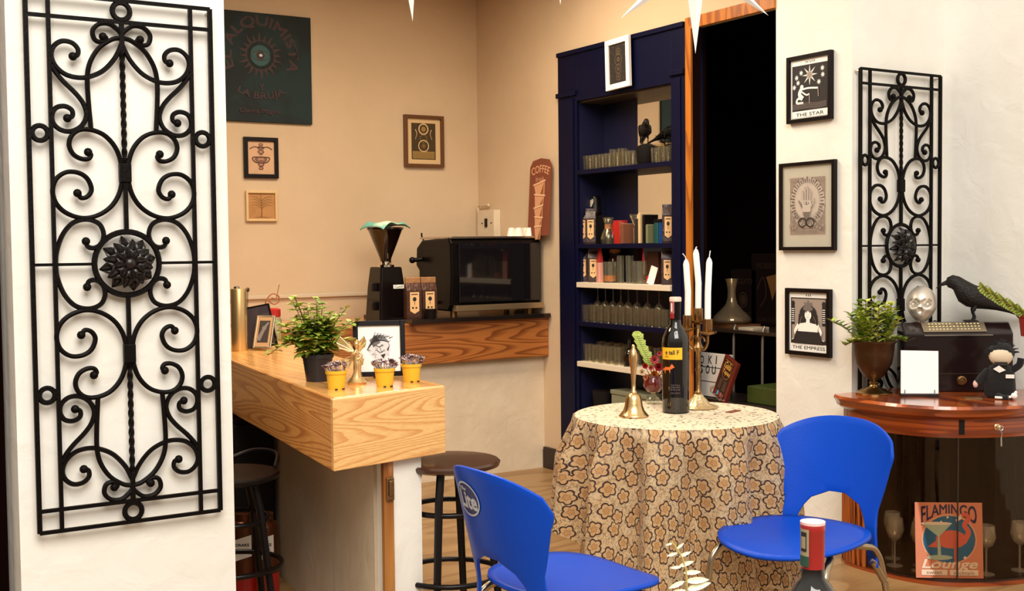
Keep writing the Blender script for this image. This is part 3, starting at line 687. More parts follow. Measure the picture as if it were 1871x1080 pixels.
def wineglass(label, r=.035, h=.17, m=None, group=None, name='wine_glass'):
    t = thing(name, label, 'glass', group=group)
    MB().lathe([(.033, 0), (.033, .002), (.006, .007), (.004, .02), (.0038, h*.48), (.008, h*.52)], 14).build('stem', m or M_GLASSD, t, smooth=60)
    MB().lathe([(.008, h*.52), (r*.7, h*.60), (r, h*.76), (r*.82, h), (r*.80, h), (r*.97, h*.76), (r*.68, h*.61), (.006, h*.535)], 14).build('bowl', m or M_GLASSD, t, smooth=60)
    return t
ORD = ['leftmost']+[x+' from the left' for x in 'second third fourth fifth sixth seventh eighth ninth tenth eleventh twelfth'.split()]
def row(proto, us, z, xs, label=None, group=None, rz=0):
    base = proto['label']
    for i, u in enumerate(us):
        p = shelf_pt(u, z, xs[i % len(xs)])
        o = proto if i == 0 else dup(proto)
        o.location = p; o['label'] = base+', '+ORD[i]
        if label: o['label'] = label
        if group: o['group'] = group
row(tumbler('small tumbler on the shelf below the small raven', .030, .085, group='tumblers on the upper shelf'), (1069, 1080, 1091, 1103, 1115, 1130, 1146, 1158, 1200, 1212, 1222), SHZ['A'], (4.0,))
row(tumbler('taller tumbler at the back below the small raven', .032, .115, group='tall tumblers on the upper shelf'), (1124, 1139, 1207, 1219), SHZ['A'], (4.085,))
row(tumbler('front row tumbler under the hanging stemware', .032, .098, group='tumblers under the hanging stemware'), (1072, 1085, 1098, 1111, 1125, 1138, 1152, 1165, 1178, 1191, 1204, 1217), SHZ['D'], (3.985,))
row(tumbler('rear row tumbler under the hanging stemware', .032, .098, group='rear tumblers under the stemware'), (1090, 1103, 1117, 1131, 1145, 1160, 1174, 1189, 1204), SHZ['D'], (4.07,))
row(tumbler('front row tumbler on the lowest cream shelf', .033, .10, group='tumblers on the lowest cream shelf'), (1064, 1076, 1089, 1102, 1116, 1130), SHZ['E'], (3.985,))
row(tumbler('rear row tumbler on the lowest cream shelf', .033, .11, group='rear tumblers on the lowest cream shelf'), (1084, 1098, 1113, 1129, 1146, 1165, 1184, 1203), SHZ['E'], (4.075,))
# hanging stemware, upside down under the cream shelf
hw = wineglass('upturned wine glass hanging under the cream shelf', .03, .145, group='wine glasses hanging under the cream shelf')
for i, u in enumerate((1076, 1092, 1106, 1120, 1134, 1148, 1164, 1183, 1204)):
    p = shelf_pt(u, SHZ['C']-.031, 4.03); o = hw if i == 0 else dup(hw); o.location = p; o['label'] = 'upturned wine glass hanging under the cream shelf, '+ORD[i]; o.rotation_euler = (PI, 0, 0)
# coffee bags
def coffee_bag(label, w_=.07, d=.045, h=.20, group=None, m=None, top=None, tagm=None):
    t = thing('coffee_bag', label, 'coffee bag', group=group)
    W, D = w_/2, d/2
    b = MB(); R = []
    for z, kx, ky in ((0, .94, .94), (.01, 1, 1), (h*.72, 1, 1), (h*.84, .99, .55), (h*.92, .98, .16), (h, .97, .12)):
        R.append([(-W*kx, -D*ky, z), (W*kx, -D*ky, z), (W*kx, D*ky, z), (-W*kx, D*ky, z)])
    for i in range(5): b.add(R[i]+R[i+1], [(0, 1, 5, 4), (1, 2, 6, 5), (2, 3, 7, 6), (3, 0, 4, 7)], 0)
    b.add(R[0], [(3, 2, 1, 0)], 0); b.add(R[5], [(0, 1, 2, 3)], 0)
    po_ = b.build('pouch', m or M_BAG, t, bevel=.004)
    if top: MB().box((-W*.99, -.009, h*.90), (W*.99, .009, h+.012)).build('foil_top', top, t, bevel=.003)
    A = Art(Matrix.Translation((0, -D, h*.40)) @ Matrix.Rotation(PI/2, 4, 'X')); a = w_*.30
    A.poly([(-a, -h*.20), (0, -h*.27), (a, -h*.20), (a, h*.28), (-a, h*.28)], 0)
    A.rect(-a*.7, h*.21, a*.7, h*.235, 1); A.disc(0, h*.10, a*.42, 1, h*.055); A.disc(-a*.4, -h*.12, a*.22, 1); A.disc(a*.35, -h*.12, a*.2, 1); A.line([(0, h*.04), (0, -h*.04)], a*.12, 1)
    A.build('tag', [tagm or M_TAG, M_INK], po_)
    return t
RZ_SIDE = -PI/2  # a bag's face turned to the room (towards -X)
bags = [(1065, 'B', 'dark coffee bag at the far left end of the shelf above the cream one'), (1080, 'B', 'second coffee bag from the left on the shelf above the cream one'), (1221, 'B', 'coffee bag with a peaked top at the right end, beside the blue tins'),
        (1065, 'C', 'coffee bag at the left end of the upper cream shelf'), (1084, 'C', 'coffee bag beside the red and pink packet on the cream shelf'), (1219, 'C', 'coffee bag at the right end of the upper cream shelf')]
for u, s, lb in bags:
    b = coffee_bag(lb, .062, .045, .205 if s == 'B' else .195, group='coffee bags in the blue cabinet'); b.location = shelf_pt(u, SHZ[s], 3.985); b.rotation_euler = (0, 0, rad(-38))
# things on the shelf with the red jug
z = SHZ['B']
o = MB().box((-.05, -.06, 0), (.05, .06, .165)).build('tea_chest', M_BLACKM, bevel=.004); o.location = shelf_pt(1092, z, 4.075); props(o, 'black box behind the coffee bags in the blue cabinet', 'box')
t = thing('heart_jar', 'black lidded jar with a pale heart standing on the black box', 'jar', shelf_pt(1089, z+.165, 4.06))
MB().lathe([(.001, 0), (.032, 0), (.036, .01), (.036, .03), (.030, .045), (.030, .10), (.022, .115), (.001, .12)], 18).build('body', M_BLACK, t, smooth=40)
A = Art(basis((-.032, 0, .075), (0, -1, 0), (0, 0, 1))); A.poly([(0, -.026), (.026, .002), (.024, .018), (.012, .024), (0, .014), (-.012, .024), (-.024, .018), (-.026, .002)], 0); A.build('heart', [mat('pale_heart', sr(190, 180, 160), .6)], t)
t = thing('coffee_flask', 'hourglass glass coffee flask with a wooden collar', 'flask', shelf_pt(1112, z, 4.0))
MB().lathe([(.001, .002), (.040, 0), (.045, .03), (.030, .075), (.014, .095), (.032, .15), (.031, .15), (.013, .097), (.028, .075), (.042, .03), (.001, .006)], 18).build('glass_body', M_GLASSD, t, smooth=60)
MB().lathe([(.020, .080), (.023, .085), (.020, .095), (.023, .108), (.020, .110)], 16).build('collar', mat('pale_wood_collar', sr(150, 100, 60), .5), t, smooth=40)
t = thing('plastic_jug', 'bright red plastic jug with a handle on the middle shelf', 'jug', shelf_pt(1134, z, 4.0))
MB().lathe([(.001, 0), (.036, 0), (.038, .03), (.042, .13), (.039, .13), (.034, .02), (.001, .01)], 20).build('body', M_RED, t, smooth=50)
MB().tube(spline([(0, .04, .115), (0, .068, .11), (0, .07, .06), (0, .038, .04)], 5), .006, 8).build('handle', M_RED, t, smooth=50)
t = thing('measuring_glass', 'small glass cylinder in front of the red jug', 'glass', shelf_pt(1137, z, 3.965))
MB().lathe([(.001, .004), (.014, 0), (.014, .12), (.0125, .12), (.012, .006), (.001, .006)], 14).build('body', M_GLASSD, t, smooth=60)
t = thing('dripper_stand', 'glass funnel dripper in a slim metal stand', 'dripper', shelf_pt(1163, z, 4.0))
MB().lathe([(.012, .09), (.040, .16), (.038, .16), (.010, .092)], 20).build('funnel', M_GLASSD, t, smooth=60); MB().lathe([(.018, 0), (.018, .09), (.012, .095)], 16).build('stand', M_STEEL, t, smooth=40)
for i, (u, h, m, lb) in enumerate(((1149, .11, mat('brown_spine', sr(120, 70, 42), .6), 'slim brown book standing left of the funnel dripper'), (1174, .135, M_INK, 'dark book standing right of the funnel dripper'), (1180, .165, mat('cream_spine', sr(206, 176, 130), .6), 'tall cream book, the lightest on the shelf with the red jug'), (1188, .155, M_BLACK, 'black book standing right of the tall cream book'), (1194, .10, mat('grey_green_spine', sr(110, 110, 78), .6), 'short grey green book beside the tall black one'))):
    t = thing('book', lb, 'book', shelf_pt(u, z, 4.0), group='books on the shelf with the red jug')
    MB().box((-.045, -.010, 0), (.05, .010, h)).build('cover', m, t, bevel=.002); MB().box((-.04, -.008, h-.003), (.052, .008, h+.001)).build('pages', M_PAPERC, t)
for u, m, lb in ((1202, mat('teal_tin', sr(10, 70, 70), .35), 'teal cylindrical tin beside the blue one'), (1211, mat('blue_tin', sr(10, 60, 130), .3), 'blue cylindrical tin left of the peaked coffee bag')):
    t = thing('tin', lb, 'tin', shelf_pt(u, z, 3.99)); MB().lathe([(.001, 0), (.019, 0), (.019, .11)], 18).build('body', m, t, smooth=40); MB().lathe([(.020, .11), (.020, .128), (.001, .13)], 18).build('lid', M_BLACK, t, smooth=40)
# cream shelf
z = SHZ['C']
t = thing('packet', 'pale pink packet with a red top leaning on the coffee bag', 'packet', shelf_pt(1096, z, 3.985), RZ_SIDE-.3)
MB().box((-.024, -.015, 0), (.024, .015, .115)).build('wrapper', mat('pale_pink_packet', sr(214, 150, 132), .6), t, bevel=.004); MB().prism([(-.024, -.015), (.024, -.015), (.024, .015), (-.024, .015)], .115, .20, top=[(-.022, -.003), (.022, -.003), (.022, .003), (-.022, .003)]).build('top', M_RED, t, bevel=.002)
def cup(name, label, u, r, h, x=3.99, liquid=None):
    t = thing(name, label, 'glass', shelf_pt(u, z, x))
    MB().lathe([(.001, .004), (r*.9, 0), (r, h), (r*.95, h), (r*.85, .008), (.001, .008)], 18).build('body', M_GLASS, t, smooth=60)
    if liquid: MB().lathe([(.001, .009), (r*.84, .009), (r*.87, h*.35), (.001, h*.35)], 18).build('liquid', liquid, t, smooth=60)
cup('beaker', 'wide glass beaker holding an inch of orange liquid', 1115, .045, .12, liquid=mat('orange_liquid', sr(196, 110, 30), .1))
cup('flute_glass', 'slim tall glass left of the pair on the cream shelf', 1134, .022, .155); cup('flute_glass', 'slim tall glass right of the pair on the cream shelf', 1150, .022, .155)
cup('beaker', 'wide empty glass tumbler beside the leaning white card', 1168, .042, .125)
t = thing('menu_card', 'small white card with a red corner leaning on the cream shelf', 'card', shelf_pt(1187, z, 3.975), RZ_SIDE)
MB().box((-.028, 0, 0), (.028, .003, .10)).build('card', M_PAPERW, t, rot=(-.15, .25, 0)); MB().box((-.040, .004, 0), (-.012, .022, .045)).build('strawberry', M_RED, t, bevel=.006)
o = MB().box((-.045, -.05, 0), (.03, .05, .175)).build('cocoa_box', mat('brown_card_box', sr(72, 30, 18), .6), bevel=.003); o.location = shelf_pt(1204, z, 4.07); props(o, 'plain brown box at the back of the cream shelf beside the last coffee bag', 'box')
t = thing('dark_jar', 'squat dark glass jar behind the beaker on the cream shelf', 'jar', shelf_pt(1124, z, 4.08))
MB().lathe([(.001, 0), (.04, 0), (.042, .02), (.042, .13), (.03, .15), (.03, .17), (.001, .17)], 18).build('body', mat('amber_glass', (.05, .018, .006), .15), t, smooth=40)
MB().lathe([(.033, .17), (.033, .19), (.001, .191)], 18).build('lid', mat('tan_lid', sr(170, 110, 60), .5), t, smooth=40)
# lowest cream shelf and below
z = SHZ['E']
t = thing('dark_bottle', 'short round dark bottle behind the brass bell handle', 'bottle', shelf_pt(1150, z, 3.99))
MB().lathe([(.001, 0), (.036, 0), (.038, .05), (.030, .085), (.012, .10), (.012, .14), (.014, .145), (.001, .146)], 20).build('body', M_BOTTLE, t, smooth=40); MB().lathe([(.013, .146), (.013, .158), (.001, .159)], 14).build('stopper', M_BLACKM, t, smooth=40)
o = MB().box((-.07, -.16, 0), (.05, .16, .12)).box((-.075, -.165, .12), (.055, .165, .145)).build('storage_box', mat('grey_green_lid', sr(128, 128, 104), .5), bevel=.004); o.location = (4.04, 5.18, .40); props(o, 'grey lidded storage box low in the blue cabinet behind the table', 'box')
o = MB().lathe([(.001, 0), (.06, 0), (.07, .12), (.001, .12)], 18).build('dark_pot', M_BLACKM, smooth=40); o.location = (4.03, 5.49, .40); props(o, 'black pot low in the blue cabinet left of the grey box', 'pot')
# ------------------------------------------------------------------ ravens
def raven(name, label, L=.3, m=None, group=None):
    """standing raven: tail towards +x, beak towards -x; feet at the origin; L is its length"""
    t = thing(name, label, 'bird figure', group=group); s = L/.30
    ring = []
    for x, z, rz_, ry, tl in ((-.090, .150, .004, .004, .2), (-.082, .153, .020, .017, .1), (-.066, .156, .027, .022, -.1), (-.050, .150, .029, .024, -.4), (-.036, .135, .034, .030, -.6), (-.014, .112, .044, .042, -.7), (.012, .098, .047, .046, -.6), (.040, .086, .040, .040, -.5), (.070, .074, .028, .030, -.45), (.100, .060, .016, .023, -.4), (.140, .044, .009, .019, -.4), (.180, .028, .006, .014, -.4), (.196, .020, .002, .007, -.4)):
        c, d = math.cos(tl), math.sin(tl)
        ring.append(((x*s, 0, z*s), (0, ry*s, 0), (-d*rz_*s, 0, c*rz_*s)))
    b = MB(); b.loft(ring, 18); b.build('body', m, t, smooth=60)
    b = MB(); b.loft([((-.084*s, 0, .154*s), (0, .010*s, 0), (.002*s, 0, .011*s)), ((-.105*s, 0, .146*s), (0, .007*s, 0), (.003*s, 0, .008*s)), ((-.126*s, 0, .130*s), (0, .002*s, 0), (.001*s, 0, .002*s))], 12); b.build('beak', m, t, smooth=60)
    for y in (-1, 1):
        b = MB(); b.loft([((-.030*s, y*.034*s, .128*s), (0, .004*s, 0), (.006*s, 0, .014*s)), ((.005*s, y*.045*s, .108*s), (0, .006*s, 0), (.010*s, 0, .030*s)), ((.060*s, y*.033*s, .082*s), (0, .006*s, 0), (.008*s, 0, .020*s)), ((.135*s, y*.010*s, .050*s), (0, .003*s, 0), (.002*s, 0, .006*s))], 12); b.build('wing', m, t, smooth=60)
        b = MB(); b.ball((-.068*s, y*.0205*s, .162*s), .004*s, n=8); b.build('eye', M_BLACKG, t)
        b = MB(); b.tube(spline([(.018*s, y*.022*s, .066*s), (.010*s, y*.024*s, .040*s), (.016*s, y*.024*s, .020*s), (.010*s, y*.024*s, .004*s)], 4), [.0075*s]*4+[.004*s]*9, 8)
        for a in (-.5, 0, .5): b.tube([(.010*s, y*.024*s, .004*s), ((.010-.034*math.cos(a))*s, (y*.024+.034*math.sin(a))*s, .003*s)], [.004*s, .0018*s], 6)
        b.tube([(.010*s, y*.024*s, .004*s), (.030*s, y*.024*s, .003*s)], [.004*s, .002*s], 6); b.build('leg', m, t, smooth=60)
    return t
M_RAVEN = mat('black_feathers', (.012, .009, .008), .45, bump=.5, bscale=120, spec=.25)
o = MB().lathe([(.001, 0), (.045, 0), (.055, .02), (.06, .10), (.03, .115), (.001, .118)], 20).build('dark_bowl', M_BLACKM, smooth=40); o.location = shelf_pt(1183, SHZ['A'], 4.04); props(o, 'upturned dark bowl on the upper shelf under the small raven', 'bowl')
r = raven('raven_figure', 'small black raven figure high in the blue cabinet, seen against the mirror', .22, M_RAVEN); r.location = shelf_pt(1180, SHZ['A']+.118, 4.04); r.rotation_euler = (0, 0, 1.05)
t = thing('dark_plant', 'dark broad leaved plant beside the small raven on the upper shelf', 'plant', shelf_pt(1216, SHZ['A'], 4.06))
MB().lathe([(.001, 0), (.026, 0), (.032, .085), (.001, .085)], 16).build('pot', M_BLACKM, t, smooth=40)
b = MB()
for i in range(11):
    a = i*2.4; b.leaf((0, 0, .08+.007*i), (math.cos(a), math.sin(a), .25), .062, .028)
b.tube([(0, 0, .08), (0, 0, .17)], .003, 6); b.build('leaves', M_BLACKM, t)
# framed picture leaning at the cabinet header
def eyes_print(A, w_, h):
    A.rect(-w_*.5, -h*.5, w_*.5, h*.5, 0)
    for y, r in ((.30, .10), (.10, .16), (-.14, .13), (-.34, .10)):
        A.ring(.02*w_, y*h, r*w_*1.3, .004, 1); A.disc(.02*w_, y*h, r*w_*.5, 1); A.disc(.02*w_, y*h, r*w_*.22, 0)
    for i in range(24):
        A.disc(w_*.42*math.sin(i*2.7), h*.45*math.sin(i*1.9+1), .003, 1)
mx = None
t = frame_thing('framed_print', 'white framed dark print tilted on the header of the blue cabinet', 'picture', (XF-.022, 5.167, 2.356), (0, -1, .03), .215, .275, .03, M_PAPERW, M_INK, eyes_print, [M_INK, mat('olive_line', sr(92, 76, 48), .7)], yd=(0, .10, 1), deep=.018)

# ================================================================== espresso end of the bar
ZS = .955
o = MB().box((2.995, 5.90, .93), (X_SIDE-.01, 6.55, ZS)).build('steel_tray', mat('dark_steel', (.05, .035, .03), .15, .8), bevel=.002); props(o, 'dark metal slab under the black espresso machine', 'tray')
t = thing('espresso_machine', 'large glossy black espresso machine with cups on its roof', 'coffee machine')
x0, x1 = 3.30, 3.93
b = MB(); prof = [(6.03, .985), (6.0, 1.02), (5.985, 1.20), (5.995, 1.385), (6.02, 1.418), (6.36, 1.405), (6.43, 1.36), (6.44, 1.25), (6.40, 1.22), (6.40, 1.12), (6.36, .985)]
b.add([(x0, y, z) for y, z in prof]+[(x1, y, z) for y, z in prof], [tuple(range(len(prof)-1, -1, -1)), tuple(range(len(prof), 2*len(prof)))]+[(i, (i+1) % len(prof), len(prof)+(i+1) % len(prof), len(prof)+i) for i in range(len(prof))])
for f in (b,): f.build('housing', mat('machine_black', (.004, .003, .003), .25, spec=.12), t, bevel=.012, bseg=3)
MB().box((x0+.045, 5.974, 1.035), (x1-.012, 5.990, 1.385)).build('back_panel', M_BLACKG, t, bevel=.004)
MB().box((x0+.02, 5.965, .985), (x1, 6.02, 1.020)).build('chrome_rail', mat('dull_brass_rail', (.42, .30, .17), .3, .8), t, bevel=.003)
MB().box((x0+.01, 6.0, 1.412), (x1-.005, 6.40, 1.424)).build('cup_tray', M_STEEL, t, bevel=.002)
for x in (x0+.05, x1-.05):
    for y in (6.06, 6.33): MB().lathe([(.022, ZS), (.022, .99)], 14, mx=Matrix.Translation((x, y, 0))).build('foot', M_BRASSD, t, smooth=40)
MB().tube([(x0, 6.36, 1.29), (x0-.05, 6.37, 1.285)], .014, 10).ball((x0-.058, 6.372, 1.285), .02).build('steam_knob', M_BLACK, t, smooth=50)
MB().tube(spline([(x0+.05, 6.42, 1.40), (x0+.05, 6.45, 1.43), (x0+.055, 6.46, 1.45)], 4), .005, 8).build('lever', M_BLACK, t)
MB().tube([(x0-.005, 6.20, 1.03), (x0-.05, 6.20, 1.03)], .010, 8).build('tap', M_BLACK, t)
pc = MB().lathe([(.001, 0), (.018, 0), (.020, .004), (.031, .052), (.029, .052), (.017, .006), (.001, .006)], 18).build('espresso_cup', mat('white_china', (.82, .76, .66), .2, coat=.4), smooth=50)
props(pc, 'upturned white espresso cup on the roof of the coffee machine', 'cup', 'white cups on the espresso machine')
for i, (u, y) in enumerate(((935, 6.1), (948, 6.08), (962, 6.1), (975, 6.07), (990, 6.1), (1003, 6.12))):
    p = onY(u, 430, y); o = pc if i == 0 else dup(pc); o['label'] = 'upturned white cup on the roof of the espresso machine, '+ORD[i]; o.location = (min(p.x, 3.895), y, 1.476); o.rotation_euler = (PI, 0, 0)
# grinder
gx, gy = 3.005, 6.25
t = thing('coffee_grinder', 'tall black coffee grinder with a cone hopper and a small white maker plate', 'grinder', (gx, gy, .93))
ring = lambda z, a, b_: [(-a, -b_, z), (a, -b_, z), (a, b_, z), (-a, b_, z)]
b = MB(); R = [ring(0, .092, .105), ring(.07, .088, .10), ring(.20, .080, .092), ring(.315, .068, .08), ring(.32, .064, .076)]
for i in range(4): b.add(R[i]+R[i+1], [(0, 1, 5, 4), (1, 2, 6, 5), (2, 3, 7, 6), (3, 0, 4, 7)])
b.add(R[0], [(3, 2, 1, 0)]); b.add(R[4], [(0, 1, 2, 3)]); b.build('housing', mat('satin_black', (.005, .003, .003), .22, spec=.2), t, bevel=.012, bseg=3)
MB().lathe([(.05, .32), (.05, .332), (.034, .345), (.034, .352)], 24).build('collar', M_CHROME, t, smooth=40)
MB().lathe([(.030, .35), (.034, .37), (.100, .535), (.108, .54), (.108, .552), (.001, .553)], 32).build('hopper', mat('smoked_hopper', (.010, .004, .003), .12, coat=.15), t, smooth=40)
MB().tube([(-.008, -.042, .37), (-.008, -.042, .40)], .004, 8).build('hopper_catch', M_CHROME, t)
for z in (.20, .09): MB().box((-.112, -.05, z-.02), (-.075, .0, z+.03)).build('dosing_block', M_BLACK, t, bevel=.006)
A = Art(Matrix.Translation((.036, -.0935, .205)) @ Matrix.Rotation(PI/2-.10, 4, 'X')); A.rect(-.034, -.011, .034, .011, 0); A.text('Cunill', 0, 0, .052, .014, 1, bold=.0006); A.build('maker_plate', [M_PAPERW, M_INK], t)
# folded cloth over the hopper
b = MB(); n = 22; vs = []; hz = 1.485
for j in range(n):
    for i in range(n):
        x = (i/(n-1)-.5)*.225; y = (j/(n-1)-.5)*.19; r_ = math.hypot(x, y)
        drop = max(0, r_-.100)*.8+.008*math.sin(x*40+1)+.005*math.cos(y*33); a = .35
        vs.append((gx+x*math.cos(a)-y*math.sin(a), gy+x*math.sin(a)+y*math.cos(a), hz+.014-drop+.004))
b.add(vs, [(j*n+i, j*n+i+1, (j+1)*n+i+1, (j+1)*n+i) for j in range(n-1) for i in range(n-1)])
o = b.build('cleaning_cloth', twotone('aqua_cloth', sr(110, 180, 165), sr(190, 222, 196), 7), smooth=60, solid=.006); props(o, 'folded aqua cloth draped over the grinder hopper', 'cloth')
for i, (x, lb) in enumerate(((3.05, 'copper topped coffee bag left of its twin beside the grinder'), (3.155, 'copper topped coffee bag right of its twin beside the grinder'))):
    b = coffee_bag(lb, .092, .06, .225, group='copper coffee bags by the espresso machine', top=M_COPPER, m=mat('brown_foil_bag', (.07, .028, .018), .28, .3, bump=.5, bscale=30)); b.location = (x, 5.995+.01*i, ZS); b.rotation_euler = (0, 0, -.12)
o = MB().lathe([(.001, 0), (.034, 0), (.040, .055), (.036, .055), (.030, .008), (.001, .008)], 20).build('black_cup', M_BLACK, smooth=50); o.location = (3.125, 5.93, ZS); props(o, 'small black cup in front of the copper coffee bags', 'cup')
# ================================================================== things on the bar
ZB = .92
# mint in a black pot
p = onZ(581, 696, ZB); t = thing('potted_mint', 'bushy mint plant in a black plastic pot on the bar', 'plant', p); t.scale = (.9, .9, .9)
MB().lathe([(.001, .0), (.043, 0), (.056, .088), (.060, .088), (.060, .102), (.054, .102), (.050, .09), (.001, .088)], 28).build('pot', M_BPOT, t, smooth=40)
MB().lathe([(.001, .091), (.051, .090)], 20).build('soil', M_SOIL, t)
rnd = random.Random(3)
for k in range(34):
    a = rnd.uniform(0, 2*PI); lean = rnd.uniform(.01, .15); hh = rnd.uniform(.07, .28)*(1-.35*lean/.15)
    if k == 0: a, lean, hh = PI*.95, .16, .015
    if k == 1: a, lean, hh = PI*1.05, .13, .05
    if k == 2: a, lean, hh = 0, .14, .13
    base = Vector((.025*math.cos(a), .025*math.sin(a), .09)); tip = base+Vector((lean*math.cos(a), lean*math.sin(a), hh)); midp = base.lerp(tip, .5)+Vector((0, 0, .03 if k > 1 else .05))
    S = spline([base, midp, tip], 7); b = MB(); b.tube(S, [.0022-.0012*i/(len(S)-1) for i in range(len(S))], 6)
    sm_ = b.build('stem', M_STEM, t)
    b = MB(); n = 9
    for i in range(n+1):
        q0 = S[int((.18+.82*i/n)*(len(S)-1))]; f = i/n; L_ = .050*(1-.35*f)+rnd.uniform(-.004, .006); aa = i*PI/2+rnd.uniform(-.4, .4)
        for s in (0, PI):
            d = Vector((math.cos(aa+s), math.sin(aa+s), rnd.uniform(-.25, .45)+.3*f)); b.leaf(q0, d, L_, L_*.66, 0, cup=.25)
    b.build('leaves', M_LEAF if k % 3 else M_LEAF2, sm_)
# yellow pots with succulents
def succulent(label, p, seed, sc=1):
    t = thing('potted_succulent', label, 'plant', p, group='yellow potted succulents on the bar end'); rn = random.Random(seed)
    MB().lathe([(.001, 0), (.0255, 0), (.0265, .004), (.0315, .050), (.0345, .050), (.035, .060), (.0325, .060), (.030, .052), (.001, .050)], 28).build('pot', M_YPOT, t, smooth=40)
    for s in (-.012, .012): MB().box((s-.004, -.0275, -.0005), (s+.004, -.0245, .004)).build('drain_notch', M_SOIL, t)
    MB().lathe([(.001, .054), (.031, .052)], 16).build('soil', M_SOIL, t)
    b = MB()
    for k in range(30):
        a = rn.uniform(0, 2*PI); r_ = .040*math.sqrt(rn.random()); c = Vector((r_*math.cos(a), r_*math.sin(a), .060+.020*(1-(r_/.045)**2)+rn.uniform(-.003, .006)))
        for j in range(7):
            aa = j*2*PI/7+a; b.leaf(c, (math.cos(aa)*.9+.3*math.cos(a), math.sin(aa)*.9+.3*math.sin(a), .55), .0135, .0065, cup=-.25)
        b.tube([(c.x*.6, c.y*.6, .052), c], .0018, 5)
    b.build('rosettes', M_SUC, t); return t
succulent('yellow pot of purple succulents, the left one in front of the gold fairy', onZ(615, 711, ZB), 1)
succulent('yellow pot of purple succulents, the middle one before the framed drawing', onZ(703, 706, ZB), 2)
succulent('yellow pot of purple succulents at the right end of the bar', onZ(752, 697, ZB), 3)
# framed face drawing
def face_print(A, w_, h):
    A.rect(-w_/2, -h/2, w_/2, h/2, 0); r_ = random.Random(5)
    A.poly([(-.03, .035), (-.005, .055), (.02, .05), (.035, .02), (.04, -.01), (.015, -.045), (-.02, -.035), (-.042, -.005)], 4)
    A.poly([(-.034, .03), (-.01, .045), (.005, .02), (-.02, .005)], 2)
    for i in range(9): A.line([(-.042+.003*i, -.005+.006*i), (-.02+.004*i, .02+.003*i), (.01+.003*i, .028-.001*i)], [.0030, .0012], 1, 5)
    for i in range(7): A.line([(-.02+.009*i, .035+.002*(i % 3)), (-.012+.010*i, .058-.003*i)], [.003, .001], 1)
    A.line([(-.012, .012), (.0, .006), (.012, .014)], .0022, 1, 4); A.line([(-.01, -.004), (.004, -.014), (.016, -.006)], .0018, 1, 4); A.line([(.002, .006), (.007, -.010), (.012, -.012)], .0014, 1)
    A.poly([(.005, -.022), (.022, -.018), (.014, -.034)], 1); A.poly([(.026, -.004), (.036, .012), (.031, -.008)], 1)
    for i in range(26): A.line([(x := r_.uniform(-.04, .035), y := r_.uniform(-.04, .05)), (x+r_.uniform(-.010, .012), y+r_.uniform(-.009, .009))], [.0016, .0006], r_.choice((1, 1, 2)))
    for i in range(5): A.line([(-.02+.012*i, -.058), (-.014+.012*i, -.045)], .0008, 2)
p = (onZ(641, 690, ZB)+onZ(741, 681, ZB))/2; aF = 1.0
w_ = .175; hF = .185
fd = FW.copy(); fd.z = 0; fd.normalize()
rx = Vector((.93, -.25, 0)).normalized(); back = Vector((.25, .93, 0)).normalized()
pl = onZ(648, 694, ZB); pr_ = onZ(740, 684, ZB); c0 = (pl+pr_)/2; fdir = Vector((.925, -.38, 0))
c0 = onZ(694, 690, ZB)
t = frame_thing('framed_drawing', 'black framed black and white drawing of a face standing on the bar', 'picture', c0+Vector((0, 0, .098))+Vector((.38, .925, 0))*.02, fdir, .178, .192, .017, M_FRAMEB, M_PAPERW, face_print, [M_PAPERW, M_INK, M_GREYINK, M_MIDINK, mat('light_grey_wash', (.66, .63, .62), .7)], yd=Vector((.05, .12, 1)), deep=.018)
MB().prism([(-.02, -.095), (.02, -.095), (.02, .05), (-.02, .05)], -.002, 0).box((-.02, -.093, -.04), (.02, -.088, 0)).build('easel_back', M_BLACKM, t)
# gold fairy
p = onZ(652, 701, ZB); t = thing('fairy_figurine', 'gold winged fairy figurine between the yellow pots', 'figurine', p, -.3)
MB().lathe([(.001, 0), (.030, 0), (.033, .006), (.026, .012), (.020, .020), (.001, .022)], 24).build('base', M_GOLD, t, smooth=40)
b = MB(); el = lambda x, y, z, a, c: ((x, y, z), (a, 0, 0), (0, c, 0))
b.loft([el(0, 0, .016, .020, .017), el(.002, 0, .035, .013, .012), el(.004, 0, .055, .012, .011), el(.002, 0, .072, .013, .011), el(0, 0, .085, .008, .007), el(-.001, 0, .098, .011, .008), el(-.001, 0, .106, .010, .007), el(0, -.001, .112, .004, .004), el(0, -.002, .118, .004, .004), el(0, -.002, .124, .0075, .008), el(0, -.002, .132, .0085, .009), el(0, -.001, .140, .005, .006), el(0, 0, .143, .001, .001)], 16)
b.tube(spline([(-.010, 0, .104), (-.018, -.010, .095), (-.010, -.018, .100), (-.002, -.014, .112)], 4), .003, 8); b.tube(spline([(.010, 0, .104), (.018, -.008, .092), (.010, -.016, .086), (0, -.016, .082)], 4), .003, 8)
b.build('body', M_GOLD, t, smooth=60)
b = MB(); b.ball((0, .003, .135), .0105, n=12, sc=(1, .9, 1)); b.tube(spline([(.004, .008, .132), (.007, .012, .118), (.004, .011, .106)], 4), [.005]*4+[.002]*5, 8); b.build('hair', M_BRASS, t, smooth=60)
